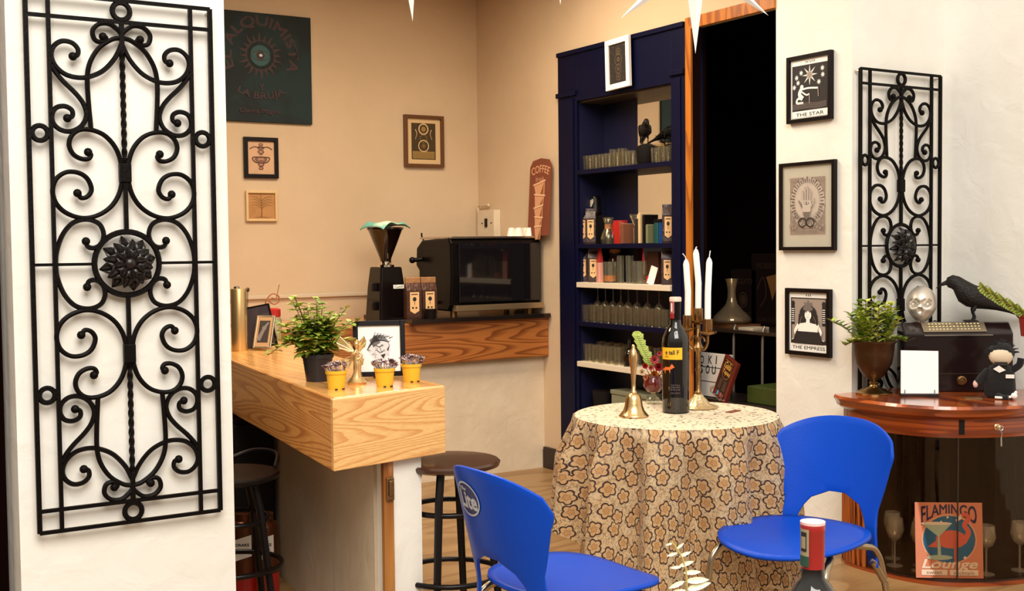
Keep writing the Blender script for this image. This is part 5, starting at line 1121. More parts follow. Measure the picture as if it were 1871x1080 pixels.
# ================================================================== blue chairs
def chair(label, x, y, rz, logo=False):
    """faces +x at rz = 0; seat .46 high, moulded back with an arched opening and two arms running down"""
    t = thing('cafe_chair', label, 'chair', (x, y, 0), rz)
    n = 24; b = MB(); Rb = .30
    def pt(a, z):   # a: metres along the curved back from its middle
        lean = -.02-.24*max(0, z-.46); th = a/Rb
        return (-.185+lean+Rb*(1-math.cos(th))*.9, Rb*math.sin(th), z)
    rows_ = []
    ZO = .552
    hw = lambda z: (1-.13*max(0, (z-.67)/.125)**1.8)*(.172+.078*min(1, max(0, (z-.52)/.22))**.9+.022*min(1, max(0, (.52-z)/.18)))
    for k in range(18):
        f = k/17
        if k < 8: zz = .35+(ZO-.35)*k/8
        else: zz = ZO+(.795-ZO)*(k-8)/9
        r_ = []
        for i in range(n+1):
            s = i/n*2-1; w_ = hw(zz)
            if zz <= ZO: ow = (.030+.105*math.sqrt(max(0, 1-((zz-.40)/(ZO-.40))**2)) if zz > .40 else .135+(.40-zz)*.15)
            else: ow = .030+(w_*.333-.030)*min(1, (zz-ZO)/.05)
            if abs(s) <= 1/3: a = s*3*ow
            else: a = math.copysign(ow+(w_-ow)*(abs(s)-1/3)*1.5, s)
            z2 = zz
            if zz > .66: z2 = .66+(zz-.66)*(1-.55*min(1, abs(a/.25))**2.4)
            r_.append(pt(a, z2))
        rows_.append(r_)
    for r_ in rows_: b.v += r_
    for k in range(17):
        for i in range(n):
            if k < 8 and 8 <= i < 16: continue
            b.f.append((k*(n+1)+i, k*(n+1)+i+1, (k+1)*(n+1)+i+1, (k+1)*(n+1)+i)); b.m.append(0)
    bk_ = b.build('backrest', M_BLUE, t, smooth=60, solid=.009, bevel=.002)
    # seat
    b = MB(); ns, nr = 40, 9; vs = [(.02, 0, .447)]
    for j in range(1, nr+1):
        for i in range(ns):
            a = 2*PI*i/ns; c, s = math.cos(a), math.sin(a); e = 2.7
            rx_ = (.245 if c > 0 else .205)*(1-.05*abs(s)); ry_ = .215+.015*c
            k = (abs(c)**e+abs(s)**e)**(-1/e); f = j/nr
            x_, y_ = rx_*k*c*f, ry_*k*s*f; z_ = .447+.018*f*f-(.030*max(0, c*f)**3)
            vs.append((.02+x_, y_, z_))
    b.add(vs, [(0, 1+i, 1+(i+1) % ns) for i in range(ns)]+[(1+j*ns+i, 1+(j+1)*ns+i, 1+(j+1)*ns+(i+1) % ns, 1+j*ns+(i+1) % ns) for j in range(nr-1) for i in range(ns)])
    b.build('seat', M_BLUE, t, smooth=60, solid=.010)
    ch = mat('dull_chrome_tube', (.42, .34, .24), .25, 1)
    for s in (-1, 1):
        MB().tube(spline([(.05, s*.10, .437), (.12, s*.165, .435), (.185, s*.19, .41), (.215, s*.20, .33), (.245, s*.215, .0)], 6), .011, 10).build('leg', ch, t, smooth=60)
        MB().tube(spline([(.0, s*.10, .437), (-.08, s*.165, .43), (-.15, s*.175, .40), (-.195, s*.18, .30), (-.26, s*.20, .0)], 6), .011, 10).build('leg', ch, t, smooth=60)
        MB().tube([(-.150, s*.165, .37), (-.195, s*.180, .30)], .012, 10).build('arm_socket', ch, t, smooth=60)
    MB().tube([(.02, -.12, .432), (.02, .12, .432)], .010, 8).tube([(-.06, -.14, .430), (-.06, .14, .430)], .010, 8).build('seat_bar', ch, t, smooth=60)
    if logo:
        A = Art(); A.gdisc(0, 0, .062, .047, 0); A.gdisc(0, 0, .057, .042, 1)
        A.text('Lite', .002, -.005, .088, .044, 0, bold=.004); A.text('Miller', -.012, .027, .038, .010, 0, bold=.001)
        fine(A.b, .012); g = MB(); g.f = A.b.f; g.m = A.b.m
        for X, Y, Z in A.b.v:
            a0 = .050; z0 = .705; # placed on the outer face of the back
            a = a0-X; P0 = Vector(pt(a, z0+Y)); dn = Vector((-math.cos(a/Rb), math.sin(a/Rb), 0)); g.v.append(P0+dn*(.0065+Z))
        g.build('logo', [mat('logo_silver', sr(196, 200, 210), .5), mat('logo_navy', sr(6, 30, 96), .4)], bk_)
    return t
CH1 = chair('blue plastic chair with a round white Lite logo, its back to the viewer', 1.775, 2.625, rad(3), logo=True)
CH2 = chair('blue plastic chair at the right of the lace table in front of the wooden cabinet', 2.68, 2.615, rad(194))

# ================================================================== corner cabinet
HC = .72
out = [(3.785, 3.508), (3.748, 3.43), (3.742, 3.28), (3.755, 3.15), (3.790, 3.05), (3.850, 2.965), (3.943, 2.90), (4.05, 2.848), (4.18, 2.812), (4.34, 2.80), (4.548, 2.80)]
OUT = [(p.x, p.y) for p in spline([(x, y, 0) for x, y in out], 5)]
def inset(d):
    r_ = []
    for i, (x, y) in enumerate(OUT):
        a = OUT[max(0, i-1)]; b_ = OUT[min(len(OUT)-1, i+1)]; dx, dy = b_[0]-a[0], b_[1]-a[1]; l = math.hypot(dx, dy)
        r_.append((x-dy/l*d, y+dx/l*d))
    return [(min(x, 4.546), min(y, 3.508)) for x, y in r_]
def slab(b, d0, z0, d1, z1, mi=0):
    P, Q = inset(d0)+[(4.546, 3.508)], inset(d1)+[(4.546, 3.508)]
    return b.prism(P, z0, z1, mi, top=Q)
t = thing('corner_cabinet', 'bow fronted mahogany corner cabinet with glass doors', 'cabinet')
b = MB(); slab(b, .0, HC-.012, .006, HC); b.build('top', M_MAHOGT, t)
b = MB(); slab(b, .012, HC-.030, .0, HC-.012); slab(b, .016, HC-.042, .012, HC-.030); slab(b, .032, HC-.055, .018, HC-.042); b.build('top_moulding', M_MAHOG, t, smooth=25)
b = MB(); slab(b, .045, HC-.115, .045, HC-.055); slab(b, .040, HC-.128, .036, HC-.115); b.build('apron', M_MAHOG, t, smooth=25)
b = MB(); slab(b, .035, .0, .035, .014); b.build('plinth', M_MAHOG, t, smooth=25)
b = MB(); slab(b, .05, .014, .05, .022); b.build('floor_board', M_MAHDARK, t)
# back boards
b = MB()
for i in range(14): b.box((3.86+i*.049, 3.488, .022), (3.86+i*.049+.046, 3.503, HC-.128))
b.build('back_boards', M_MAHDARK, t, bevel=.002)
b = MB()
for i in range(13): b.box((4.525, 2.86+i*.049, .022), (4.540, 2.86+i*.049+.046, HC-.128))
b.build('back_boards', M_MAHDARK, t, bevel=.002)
def strip(i0, i1, d0, d1, z0, z1, name, m, **k):
    P = inset(d0)[i0:i1+1]; Q = inset(d1)[i0:i1+1]; b = MB(); b.prism(P+Q[::-1], z0, z1); return b.build(name, m, t, **k)
strip(0, 8, .05, .075, .014, HC-.128, 'side_panel', M_REED)
b = MB()
for i in range(0, 9):
    x, y = inset(.046)[i]; b.tube([(x, y, .014), (x, y, HC-.128)], .009, 8)
b.build('reeding', M_REED, t, smooth=50)
for i0, i1, nm in ((9, 27, 'glass_pane'), (27, 49, 'glass_pane')): strip(i0, i1, .055, .058, .022, HC-.128, nm, M_PANE)
for i0, i1 in ((8, 9), (49, 50)): strip(i0, i1, .052, .060, .014, HC-.125, 'door_stile', M_MAHDARK)
strip(27, 28, .041, .046, HC-.128, HC-.055, 'door_gap', M_BLACKM)
for i in (27,):
    x, y = inset(.056)[i]; MB().tube([(x, y, .02), (x, y, HC-.128)], .0032, 6).build('door_stile', M_MAHDARK, t)
kp = onZ(1797, 772, HC-.085); ks = min(range(len(OUT)), key=lambda i: (Vector((*inset(.045)[i], 0))-Vector((kp.x, kp.y, 0))).length)
kx, ky = inset(.045)[ks]
kn = Vector((inset(.045)[ks][0]-inset(.06)[ks][0], inset(.045)[ks][1]-inset(.06)[ks][1], 0)).normalized(); ka = math.atan2(kn.y, kn.x)
K = Matrix.Translation((kx, ky, HC-.088)) @ Matrix.Rotation(ka, 4, 'Z') @ Matrix.Rotation(PI/2, 4, 'Y')
MB().lathe([(.001, 0), (.014, 0), (.014, .003), (.010, .006), (.001, .006)], 20, mx=K).build('lock_plate', M_BRASS, t, smooth=40)
k = thing('key', 'steel key with a tag hanging from the cabinet lock', 'key', (kx, ky, HC-.088), ka)
MB().tube([(0, 0, 0), (.022, 0, 0)], .003, 8).tube([(.026, .009*math.cos(2*PI*i/14), -.0+.009*math.sin(2*PI*i/14)) for i in range(14)], .002, 6, closed=True).build('key_bow', M_STEEL, k, smooth=50)
MB().tube([(.026, 0, -.009), (.028, .003, -.025), (.027, 0, -.04)], .0016, 6).tube([(.027, 0, -.036), (.027, .001, -.072)], .0032, 6).build('tag_chain', M_STEEL, k, smooth=50)
# inside: tin sign and stemware
sg = thing('tin_sign', 'pink and blue tin sign reading FLAMINGO Lounge inside the glass cabinet', 'sign')
sc_ = onZ(1737, 1240, .085); 
p0 = dep(1734, 1012, 4.68); XW = Vector((.80, -.60, 0)); 
sg.matrix_world = basis(p0, XW, (.05, .07, 1)); w_, h = .262, .300
MB().box((-w_/2, -h/2, -.003), (w_/2, h/2, 0)).build('plate', M_PINK, sg, bevel=.001)
A = Art(); k_ = w_/.252
def wf(x, y): u_ = x/.105; return (x, (y-.5*.06)*(.72+.75*u_*u_)+.006*(1-u_*u_))
A.text('FLAMINGO', 0, h/2-.010, .214, .05, 0, warp=wf, bold=.0018)
cy = .012
A.disc(.0, cy-.008, .108, 4, .100); A.disc(.0, cy-.008, .102, 1, .094)
# bird: body, neck, leg
A.disc(.008, cy-.008, .060, 2, .036); A.poly([(-.045, cy-.01), (-.085, cy-.038), (-.03, cy-.042)], 2)
A.line([(.055, cy-.02), (.075, cy+.02), (.060, cy+.050), (.078, cy+.075), (.062, cy+.092), (.045, cy+.082)], [.022, .014], 2, 6); A.poly([(.048, cy+.092), (.026, cy+.070), (.030, cy+.060), (.050, cy+.074)], 3)
A.rect(.018, cy-.100, .028, cy-.030, 2)
A.poly([(-.108, cy+.055), (.012, cy+.055), (-.038, cy+.004), (-.044, cy+.004)], 5); A.disc(-.048, cy+.055, .060, 3, .006); A.poly([(-.044, cy+.006), (-.038, cy+.006), (-.032, cy-.070), (-.046, cy-.070)], 5)
A.disc(-.038, cy-.080, .050, 5, .010); A.star(-.005, cy+.080, .006, 3, 4, .6); A.star(.060, cy-.080, .008, 3, 4, .6); A.star(-.030, cy+.062, .005, 3, 4, .6)
A.text('Lounge', 0, cy-.112, .21, .045, 3, warp=lambda x, y: (x+y*.35, y), bold=.003)
A.rect(-.11, -h/2+.012, -.01, -h/2+.034, 3); A.rect(.0, -h/2+.012, .11, -h/2+.034, 3); A.text('sweet', -.06, -h/2+.022, .06, .012, 6); A.text('cocktails', .055, -h/2+.022, .08, .012, 6)
A.build('print', [mat('sign_navy', sr(24, 20, 70), .6), mat('sign_blue', sr(10, 96, 138), .6), mat('sign_coral', sr(212, 96, 72), .6), mat('sign_cream', sr(236, 214, 190), .6), mat('sign_peach', sr(226, 160, 120), .6), mat('sign_pale_green', sr(170, 190, 170), .5), M_BROWN], sg)
sg.location.z = .0235+h/2
MB().box((-.03, -h/2, -.05), (.03, -h/2+.004, -.003)).build('foot', M_STEEL, sg)
cg = wineglass('clear stemmed glass inside the cabinet by the flamingo sign', .038, .20, M_STEMW, 'stemware in the corner cabinet')
first = True
GP = ['front one nearest the left side panel', 'in front, second from the left side panel', 'back one nearest the left side panel', 'standing at the left edge of the flamingo sign', 'standing just in front of the flamingo sign', 'standing right of the flamingo sign', 'second row behind the left front pair', 'rightmost, close to the right wall', 'back row, in the dark behind the left pair']
for x, y in ((3.88, 3.26), (3.90, 3.15), (3.86, 3.38), (3.98, 3.03), (4.08, 2.97), (4.24, 2.93), (3.97, 3.20), (4.36, 2.90), (3.96, 3.34)):
    o = cg if first else dup(cg); first = False; o.location = (x, y, .0225); o['label'] = 'stemmed glass in the cabinet, '+GP.pop(0)
# ------------------------------------------------------------------ on the cabinet
def cz(u, v): return onZ(u, v, HC)
t = thing('urn_planter', 'dark bronze footed urn planted with bright green leafy stems', 'plant', cz(1583, 708)+Vector((0, -.012, 0)))
t.location = (3.925, 3.412, HC)
MB().lathe([(.001, 0), (.076, 0), (.078, .006), (.070, .012), (.060, .014), (.050, .022), (.022, .030), (.016, .040), (.020, .048), (.014, .055), (.012, .058)], 36, flute=.015, fn=12).build('foot', mat('polished_bronze_foot', (.42, .27, .10), .25, 1), t, smooth=50)
MB().lathe([(.012, .056), (.022, .062), (.030, .068), (.052, .090), (.074, .130), (.082, .175), (.086, .215), (.094, .222), (.094, .228), (.086, .230), (.078, .22), (.001, .205)], 36).build('bowl', mat('dark_bronze', (.085, .042, .018), .42, .8, var=.4, scale=10, bump=.2), t, smooth=50)
MB().lathe([(.001, .211), (.079, .215)], 24).build('soil', M_SOIL, t)
ru = random.Random(8)
for k in range(26):
    a = ru.uniform(0, 2*PI); lean = ru.uniform(.0, .055); hh = ru.uniform(.09, .19)
    if k == 0: a, lean, hh = math.atan2(-_r.y, -_r.x), .13, .10
    if k == 1: a, lean, hh = math.atan2(-_r.y, -_r.x)+.3, .09, .00
    if k == 2: a, lean, hh = math.atan2(_r.y, _r.x), .09, .01
    base = Vector((.05*math.cos(a), .05*math.sin(a), .212)); tip = base+Vector((lean*math.cos(a), lean*math.sin(a), hh)); S = spline([base, base.lerp(tip, .5)+Vector((0, 0, .015)), tip], 8)
    b = MB(); b.tube(S, .0016, 5); sm_ = b.build('stem', M_STEM, t); b = MB()
    for i in range(9):
        q_ = S[int((.12+.88*i/8)*(len(S)-1))]; aa = i*PI/2+k; 
        for s in (0, PI): b.leaf(q_, (math.cos(aa+s), math.sin(aa+s), .55), .040, .021, cup=.1)
    b.build('leaves', M_LEAF2 if k % 2 else M_LEAF, sm_)
# white card on its stand
p = cz(1680, 725); rzc = -YAW-.12
t = thing('menu_card', 'blank white upright card on a dark holder on the cabinet', 'card', p, rzc)
MB().box((-.078, -.010, 0), (.078, .030, .014)).build('holder', M_MAHDARK, t, bevel=.002)
MB().box((-.075, 0, .012), (.077, .008, .192)).build('card', mat('white_card', (.93, .92, .90), .5), t, rot=(-.12, .02, 0), bevel=.001)
for x in (-.06, .06): MB().box((x-.002, -.006, .010), (x+.002, -.004, .030)).build('clip', M_STEEL, t)
# black box machine
BA = -.585; bc = Vector((4.268, 3.248, HC))
t = thing('black_till', 'old black metal case with a perforated panel and round knob on the corner cabinet', 'case', bc+Vector((.0303, .0459, 0)), BA)
W2, D2, H2 = .232, .055, .296
M_CASE = mat('dark_case', (.012, .005, .005), .18, coat=.3)
b = MB(); prof = [(-D2, 0), (-D2, .250), (-D2+.05, H2), (D2, H2), (D2, 0)]
b.add([(-W2, y, z) for y, z in prof]+[(W2, y, z) for y, z in prof], [tuple(range(4, -1, -1)), tuple(range(5, 10))]+[(i, (i+1) % 5, 5+(i+1) % 5, 5+i) for i in range(5)]); b.build('case', M_CASE, t, bevel=.006)
sl = math.atan2(H2-.250, .05); PM = Matrix.Translation((-.015, -D2+.025, .2745)) @ Matrix.Rotation(sl, 4, 'X')
MB().box((-.135, -.028, 0), (.135, .028, .006), mx=PM).build('panel', mat('dull_silver', (.34, .27, .19), .35, .8), t, bevel=.002)
A = Art(PM @ Matrix.Translation((0, 0, .0058)))
for j in range(3):
    for i in range(15):
        if i in (7,) and j != 1: continue
        A.disc(-.105+.015*i, -.015+.014*j, .0042, 0, n=10)
A.build('perforations', [mat('light_hole', sr(210, 196, 140), .4)], t)
MB().box((-.150, -D2-.012, .242), (.140, -D2+.002, .247)).build('lip', M_STEEL, t)
b = MB()
for i in range(36): b.box((-.09+.0085*i, -D2-.002, .078), (-.09+.0085*i+.004, -D2+.001, .0795))
b.build('stitched_seam', mat('seam_brass', (.30, .2, .12), .4, .8), t)
KM = Matrix.Translation((.012, -D2, .048)) @ Matrix.Rotation(PI/2, 4, 'X'); MB().lathe([(.020, 0), (.020, .006), (.015, .010), (.013, .007), (.006, .007), (.006, .014), (.001, .014)], 24, mx=KM).build('knob', M_BRASSD, t, smooth=40)
TB = HC+H2
BX = Matrix.Translation(t.location) @ Matrix.Rotation(BA, 4, 'Z')
def on_box(x, y): return BX @ Vector((x, y, H2))
# silver skull: one loft, with eye sockets, nose and teeth pressed in
t = thing('silver_skull', 'silver metal skull ornament on the black case', 'skull', on_box(-.135, .022), -.98)
b = MB(); n, mI = 40, 30; S_ = .068
for j in range(mI+1):
    ph = PI*j/mI; z_ = -math.cos(ph)
    for i in range(n):
        a = 2*PI*i/n; dx, dy, dz = math.sin(ph)*math.sin(a), -math.sin(ph)*math.cos(a), z_   # front is -y
        rx_ = .064*(1-.30*max(0, -dz-.15)); ry_ = .070; rz_ = .080
        P = Vector((dx*rx_, dy*ry_, dz*rz_))
        if dy < 0:
            for s in (-1, 1):
                d_ = math.hypot((P.x-s*.026)/.021, (P.z-.006)/.018)
                if d_ < 1: P.y += .034*(1-d_*d_)
                d_ = math.hypot((P.x-s*.040)/.016, (P.z+.022)/.014)
                if d_ < 1: P.y -= .007*(1-d_*d_)
            d_ = math.hypot(P.x/.010, (P.z+.022)/.014)
            if d_ < 1: P.y += .022*(1-d_*d_)
            d_ = abs(P.z+.052)/.014
            if d_ < 1 and abs(P.x) < .032: P.y -= .006*(1-d_)*(1 if math.sin(P.x*620) > 0 else .35)
        if dz < -.55 and dy > -.2: P.y -= .02*(-dz-.55)/.45
        b.v.append((P.x, P.y, P.z+.078))
b.f = [(j*n+i, j*n+(i+1) % n, (j+1)*n+(i+1) % n, (j+1)*n+i) for j in range(mI) for i in range(n)]; b.m = [0]*len(b.f)
b.build('cranium', mat('brushed_silver', (.66, .60, .52), .42, .75), t, smooth=70)
r = raven('raven_figure', 'large black raven figure standing on the black case beside the skull', .335, M_RAVEN); r.location = on_box(.072, .018); r.rotation_euler = (0, 0, -YAW-.25)
# doll
t = thing('rag_doll', 'small black rag doll with a round cream face and white bow leaning on the case', 'doll', cz(1827, 727), -.80); t.scale = (1.1, 1.1, 1.1)
M_FELT = mat('black_felt', (.006, .005, .006), .95, sheen=.1, bump=.6, bscale=150)
b = MB(); el = lambda x, y, z, a, c: ((x, y, z), (a, 0, 0), (0, c, 0))
b.loft([el(0, 0, .0, .040, .026), el(0, 0, .012, .056, .034), el(0, 0, .05, .055, .034), el(0, 0, .09, .052, .030), el(0, 0, .118, .038, .024), el(0, 0, .130, .018, .016)], 24)
for s, P in ((-1, [(-.040, 0, .105), (-.068, -.008, .075), (-.082, -.012, .056)]), (1, [(.042, 0, .105), (.066, -.004, .125), (.072, -.004, .150)])): b.tube(spline(P, 5), .013, 10)
b.tube(spline([(-.02, -.01, .02), (.0, -.05, .008), (.02, -.065, .010)], 5), .010, 8)
b.build('body', M_FELT, t, smooth=60)
MB().ball((.002, -.004, .158), .041, sc=(1.05, .8, .92), n=20).build('head', mat('cream_felt', (.72, .60, .44), .9), t, smooth=60)
b = MB(); b.ball((.004, .006, .168), .044, sc=(1.1, .85, .95), n=18); rr = random.Random(2)
for i in range(34):
    a = rr.uniform(0, PI); q_ = Vector((.004+.045*math.cos(a), -.004+rr.uniform(-.01, .02), .170+.040*math.sin(a))); b.tube([q_, q_+Vector((.012*math.cos(a)+rr.uniform(-.006, .006), rr.uniform(-.012, .0), .012*math.sin(a)))], [.004, .001], 5)
b.build('hair', M_FELT, t, smooth=60)
A = Art(Matrix.Translation((0, -.036, 0)) @ Matrix.Rotation(PI/2, 4, 'X')); A.rect(-.026, .128, .020, .138, 1); A.poly([(-.030, .112), (-.010, .125), (.014, .108), (-.008, .098)], 0); A.rect(.014, .078, .044, .092, 0); A.build('bow_and_badge', [M_PAPERW, M_INK], t)
MB().ball((-.088, -.014, .052), .012, sc=(.8, .8, 1.2), n=12).build('hand', mat('pink_felt', sr(220, 180, 170), .9), t, smooth=60)
MB().tube(spline([(-.025, -.052, .008), (0, -.058, .008), (.03, -.060, .012)], 5), .005, 8).ball((.040, -.060, .016), .012, n=12).ball((.046, -.056, .028), .006, n=8).build('white_trim', M_PAPERW, t, smooth=60)
o = MB().box((-.034, -.020, 0), (.034, .020, .004)).build('brass_tag', mat('tag_brass', (.20, .12, .05), .5, .5, var=.5, scale=60), rot=(0, 0, -YAW-.1)); o.location = cz(1777, 728); props(o, 'small flat brass tag lying on the cabinet in front of the black case', 'tag')
# trailing plant in a red wall planter at the right edge
pp = dep(1877, 585, 4.40)
t = thing('hanging_planter', 'red planter at the right edge with a branch of small green leaves trailing out', 'plant', pp)
MB().lathe([(.001, -.06), (.022, -.06), (.030, .01), (.033, .012), (.033, .018), (.001, .014)], 20).build('pot', mat('dull_red_pot', sr(120, 24, 20), .5), t, smooth=40)
MB().tube(spline([(0, .03, 0), (.06, .06, .03), (4.55-pp.x, .10, .04)], 5), .004, 8).build('bracket', M_BLACK, t, smooth=40)
rt = Vector((_r.x, _r.y, 0)); S = spline([Vector((0, 0, .012)), -rt*.045+Vector((0, 0, .045)), -rt*.11+Vector((0, 0, .082)), -rt*.175+Vector((0, 0, .125))], 10)
b = MB(); b.tube(S, .0025, 6)
for i, q_ in enumerate(S[1:]):
    for k in range(4): a = i*1.3+k*1.6; b.leaf(q_, (-rt*.3+Vector((math.cos(a)*.6, -.3, math.sin(a)))), .023, .015, 1)
b.build('branch', [mat('pink_stem', sr(170, 110, 80), .6), mat('small_green_leaf', sr(150, 160, 70), .5)], t)
# ================================================================== through the doorway
zt_ = .905
t = thing('wire_table', 'dark glass topped wire table in the shadowed doorway carrying a decanter', 'table')
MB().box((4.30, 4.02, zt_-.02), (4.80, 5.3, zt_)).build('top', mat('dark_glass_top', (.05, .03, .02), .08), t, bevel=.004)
for x, y in ((4.33, 4.50), (4.33, 4.72), (4.33, 5.2), (4.77, 4.5), (4.77, 5.2)):
    MB().tube(spline([(x+.03 if x < 4.5 else x-.03, y, zt_-.02), (x, y, zt_-.05), (x, y, 0)], 5), .008, 8).build('leg', mat('grey_wire', (.30, .25, .2), .4, .6), t, smooth=50)
bk = onX(1330, 603, 4.37)
o = MB().box((-.06, -.17, 0), (.10, .17, .022)).build('book', mat('brown_book_cover', sr(120, 76, 44), .5), bevel=.002, loc=(4.40, bk.y+.05, zt_)); props(o, 'flat brown book under the glass decanter in the doorway', 'book')
o = MB().box((-.06, -.055, 0), (.06, .055, .016)).build('booklet', M_PAPERC, bevel=.002, loc=(4.37, bk.y-.20, zt_)); props(o, 'pale booklet lying beside the flat brown book in the doorway', 'book')
dc = onZ(1340, 590, zt_+.022); t = thing('decanter', 'wide bottomed clear glass wine decanter standing in the dark doorway', 'decanter', (4.405, onX(1337, 590, 4.405).y, zt_+.023))
MB().lathe([(.001, .006), (.080, 0), (.106, .012), (.108, .022), (.092, .045), (.060, .075), (.034, .105), (.024, .14), (.022, .18), (.030, .225), (.036, .245), (.034, .245), (.028, .225), (.020, .18), (.022, .14), (.031, .106), (.058, .073), (.090, .043), (.104, .022), (.080, .008), (.001, .010)], 32).build('glass_body', glass('decanter_glass', (.86, .80, .68), .90, rough=.04, rim=(.80, .64, .44), haze=.09), t, smooth=60)
def dark_poster(A, w_, h):
    A.text('PIZZATO', 0, h*.28, w_*.7, h*.10, 0); A.ring(0, -.02, w_*.16, .008, 0, w_*.22); A.disc(0, -.02, w_*.10, 0, w_*.14); A.line([(-w_*.3, -h*.3), (w_*.3, -h*.3)], .004, 0)
def dark_poster2(A, w_, h):
    A.text('MORRO', 0, h*.33, w_*.6, h*.08, 0); A.poly([(.0, .07), (w_*.40, .09), (w_*.32, 0), (w_*.2, -.06), (.03, 0)], 1); A.line([(-w_*.3, 0), (-w_*.1, .07), (0, -.03), (-w_*.2, -.1)], .008, 0, 5); A.text('GALLOS', w_*.05, -h*.42, w_*.6, h*.06, 0)
for u, v, w_, h, dr, lb in ((1358, 548, .21, .31, dark_poster, 'dark wine box lettered PIZZATO behind the decanter'), (1400, 540, .24, .40, dark_poster2, 'dark wine box with a pale shape at the right edge of the doorway')):
    p = onX(u, v, 4.66); t = thing('wine_box', lb, 'box', (0, 0, 0)); t.matrix_world = basis((4.66, p.y, zt_+.002+h/2), (0, -1, 0), (0, 0, 1))
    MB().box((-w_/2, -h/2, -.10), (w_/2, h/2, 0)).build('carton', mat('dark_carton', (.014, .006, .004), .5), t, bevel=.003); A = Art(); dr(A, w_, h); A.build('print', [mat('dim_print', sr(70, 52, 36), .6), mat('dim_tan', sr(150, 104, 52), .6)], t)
# low sideboard carrying the light box, the stand and the green crate
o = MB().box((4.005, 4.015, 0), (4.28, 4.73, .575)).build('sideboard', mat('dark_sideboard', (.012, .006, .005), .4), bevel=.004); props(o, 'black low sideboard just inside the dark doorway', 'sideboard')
t = thing('letter_board', 'white light box with black letters leaning behind the candlestick', 'sign')
c = onX(1292, 674, 4.12); t.matrix_world = basis((4.045, 4.592, .690), (0, -1, 0), (.10, 0, 1)); w_, h = .270, .225; LI = t.matrix_world.inverted(); lb_ = lambda u, v: LI @ onX(u, v, 4.045)
MB().box((-w_/2, -h/2, -.03), (w_/2, h/2, 0)).build('box', mat('letter_board_white', (.50, .46, .42), .5), t, bevel=.003)
A = Art()
for y in (.038, -.036): A.rect(-w_/2+.004, y-.002, w_/2-.004, y+.002, 0)
for s_, x, y in [(s0, lb_(u0, v0).x, lb_(u0, v0).y) for s0, u0, v0 in (('O', 1281, 657), ('K', 1296, 657.5), ('I', 1307, 658), ('S', 1281, 674), ('O', 1293, 675), ('U', 1304, 676))]: A.text(s_, x, y, .028 if s_ != 'I' else .006, .042, 0, bold=.001)
A.line([(.015, -.068), (.025, -.058), (.037, -.068), (.049, -.058), (.06, -.068), (.037, -.092), (.015, -.068)], .002, 0); A.build('letters', [M_INK], t)
pr2 = dep(1322, 690, 4.62); t = thing('menu_stand', 'dark red framed sign reading Gala Tapas on a wire easel behind the table', 'sign')
t.matrix_world = basis((3.975, onX(1324, 686, 3.975).y, .692), (-.25, -1, -.02), (.22, 0, 1)) @ Matrix.Rotation(-.26, 4, 'Z'); w_, h = .145, .215
MB().box((-w_/2, -h/2, -.02), (w_/2, h/2, 0)).build('board', mat('dark_red_board', sr(92, 26, 16), .3, coat=.4), t, bevel=.003)
A = Art(); A.rect(-w_*.40, -h*.46, w_*.34, h*.44, 0); A.text('Gala', -.006, h*.30, w_*.50, h*.15, 1, warp=lambda x, y: (x+y*.2, y), bold=.0012); A.text('Tapas', -.002, h*.13, w_*.56, h*.13, 1, warp=lambda x, y: (x+y*.2, y), bold=.0012)
A.ring(0, h*.2, w_*.32, .0012, 1); A.line([(-w_*.3, h*.41), (w_*.3, h*.41)], .002, 1)
for i in range(7):
    for s in (-1, 1): A.line([(s*w_*.17-.016, -h*(.06+.035*i)), (s*w_*.17+.016, -h*(.06+.035*i))], .002, 2)
for x, mi in ((-.040, 3), (-.018, 4), (.0, 3), (.018, 2), (.034, 3)): A.rect(x-.008, -h*.43, x+.008, -h*.33, mi)
A.build('print', [mat('board_black', (.02, .01, .008), .3), mat('board_gold', sr(206, 150, 66), .4), mat('board_grey', sr(120, 96, 80), .5), mat('board_red', sr(120, 20, 24), .5), mat('board_blue', sr(60, 150, 190), .5)], t)
MB().tube([(-w_*.42, -h*.30, .012), (-w_*.42, -h*.46, .020), (w_*.42, -h*.46, .020), (w_*.42, -h*.30, .012)], .0018, 6).tube([(-w_*.3, -h*.46, .02), (-w_*.3, -h*.5, -.09)], .0018, 6).tube([(w_*.3, -h*.46, .02), (w_*.3, -h*.5, -.09)], .0018, 6).build('easel', M_STEEL, t)
o = MB().box((-.10, -.14, 0), (.10, .14, .085)).build('green_crate', mat('green_crate_plastic', sr(50, 62, 14), .5), bevel=.005); cc = onX(1390, 700, 4.13); o.location = (4.14, 4.17, .576); props(o, 'green plastic crate at the foot of the doorway beside the pillar', 'crate')
# ================================================================== hanging paper stars
def star(label, c, R, rot, rz):
    t = thing('paper_star', label, 'paper star', c, rz, 'white paper stars hanging over the patio')
    b = MB(); w_ = R*.12
    dirs = [(Vector((math.cos(rot+2*PI*i/7), 0, math.sin(rot+2*PI*i/7))), R if i % 2 == 0 else R*.98) for i in range(7)]+[(Vector((0, s, 0)), R*.55) for s in (-1, 1)]
    for d, l in dirs:
        a = Vector((0, 1, 0)) if abs(d.y) < .9 else Vector((1, 0, 0)); u = d.cross(a).normalized(); v_ = d.cross(u)
        vs = [d*R*.10+u*w_, d*R*.10+v_*w_, d*R*.10-u*w_, d*R*.10-v_*w_, d*l]; b.add(vs, [(0, 1, 4), (1, 2, 4), (2, 3, 4), (3, 0, 4), (3, 2, 1, 0)])
    b.ball((0, 0, 0), R*.15, n=12); b.build('points', mat('white_card_star', (.86, .84, .80), .5), t)
    MB().tube([(0, 0, R*.5), (0, 0, 3.6-c[2])], .0012, 5).build('thread', M_STEEL, t); return t
star('large white paper star hanging above the doorway and table', dep(1270, -78, 3.0), .245, -PI/2, -YAW)
star('white paper star hanging above the beige wall, one tip in view', dep(742, -150, 3.0), .262, -PI/2+.05, -YAW+.3)
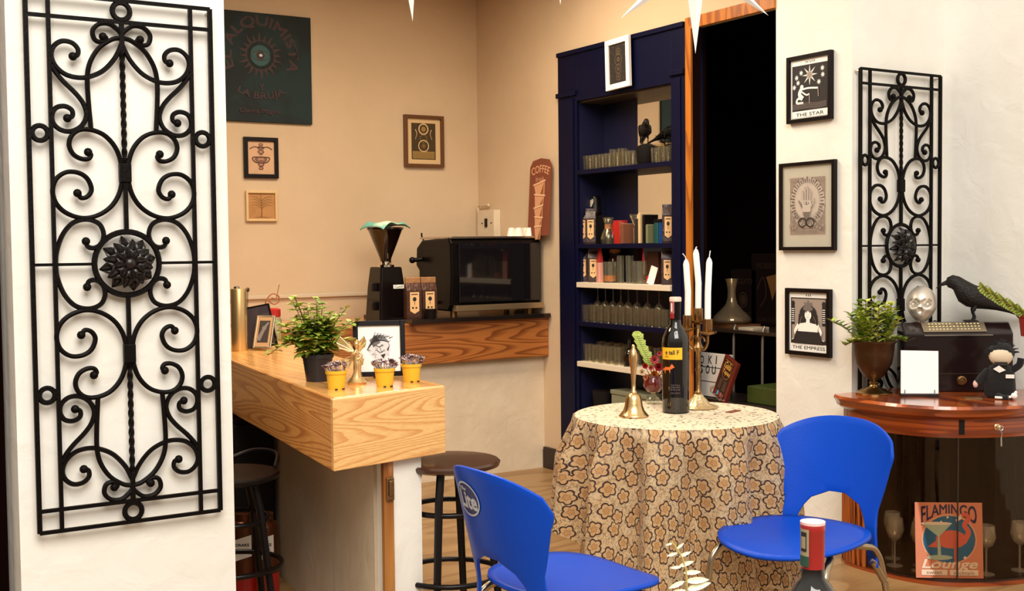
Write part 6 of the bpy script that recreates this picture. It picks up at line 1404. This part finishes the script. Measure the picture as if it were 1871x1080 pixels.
star('white paper star hanging highest, its lowest tip barely in view', dep(1022, -180, 3.2), .28, -PI/2, -YAW)
struct(MB().tube([(.1, 2.2, 3.62), (4.55, 2.2, 3.62)], .02, 8).build('trim_6', M_STEEL))
# ================================================================== foreground table with a bottle and a sprig
ft = dep(1400, 1300, 1.62); ZF = .70
t = thing('wood_side_table', 'wooden table just below the frame holding the red capped bottle', 'table', (1.02, 1.22, 0))
MB().lathe([(.001, ZF-.025), (.26, ZF-.025), (.265, ZF-.01), (.26, ZF), (.001, ZF)], 40).build('top', M_MAHOGT, t, smooth=30); MB().lathe([(.20, 0), (.20, .012), (.03, .04), (.03, ZF-.025)], 24).build('pedestal', M_BLACK, t, smooth=40)
p = dep(1485, 953, 1.515); t = bottle('wine bottle with a dark red capsule in the near foreground', (p.x, p.y, ZF), (p.z-ZF)/.32, M_REDCAP)
SC2 = (p.z-ZF)/.32
wrap_label(t, 'tax_sticker', [mat('grey_sticker', sr(150, 140, 110), .6), mat('green_sticker', sr(30, 74, 60), .6), M_INK], .0168*SC2, fc-1.5, fc-.55, .262*SC2, .312*SC2, lambda A, w_, h: (A.rect(-w_/2, -h/2, w_/2, -h*.22, 1), A.rect(-w_*.3, -h*.1, w_*.3, h*.42, 2), A.rect(-w_*.22, -h*.02, w_*.22, h*.3, 0)))
MB().lathe([(.0166*SC2, .317*SC2), (.0166*SC2, .3205*SC2), (.001, .3212*SC2)], 24).build('capsule_top', mat('pink_cap_top', sr(232, 190, 186), .4), t, smooth=40)
p = dep(1268, 1180, 1.45); t = thing('sprig_vase', 'slender pale leaved sprig standing in front of the tablecloth', 'plant', (p.x, p.y, ZF))
MB().lathe([(.001, 0), (.022, 0), (.026, .04), (.010, .08), (.012, .11), (.010, .11), (.008, .08), (.001, .02)], 20).build('vase', M_GLASS, t, smooth=50)
rt = Vector((_r.x, _r.y, 0)); zq = lambda u, v: dep(u, v, 1.45)-Vector((p.x, p.y, ZF))
S = spline([Vector((0, 0, .03)), zq(1256, 1080), zq(1250, 1030), zq(1240, 1008), zq(1228, 990)], 6); b = MB(); b.tube(S, .0011, 6); b.build('stem', mat('pale_sprig_stem', sr(180, 160, 90), .5), t)
PL = mat('pale_sage_leaf', sr(226, 226, 190), .5); b = MB()
for (u, v, du, dv, l) in ((1251, 1062, -18, 8, .022), (1252, 1062, 30, -2, .030), (1249, 1047, 30, -2, .022), (1245, 1036, -22, 2, .014), (1240, 1035, 26, -9, .020), (1241, 1017, 22, -9, .016), (1238, 1010, -22, 7, .014), (1236, 1003, 12, -9, .012), (1230, 992, -18, 6, .010), (1234, 998, 8, 16, .010), (1254, 1078, 34, -10, .032), (1253, 1078, -22, 6, .024)):
    b.leaf(zq(u, v), zq(u+du, v+dv)-zq(u, v), l, l*.28, up=-FW*1.0+Vector((0, 0, .3)), cup=.05)
b.build('leaves', PL, t)
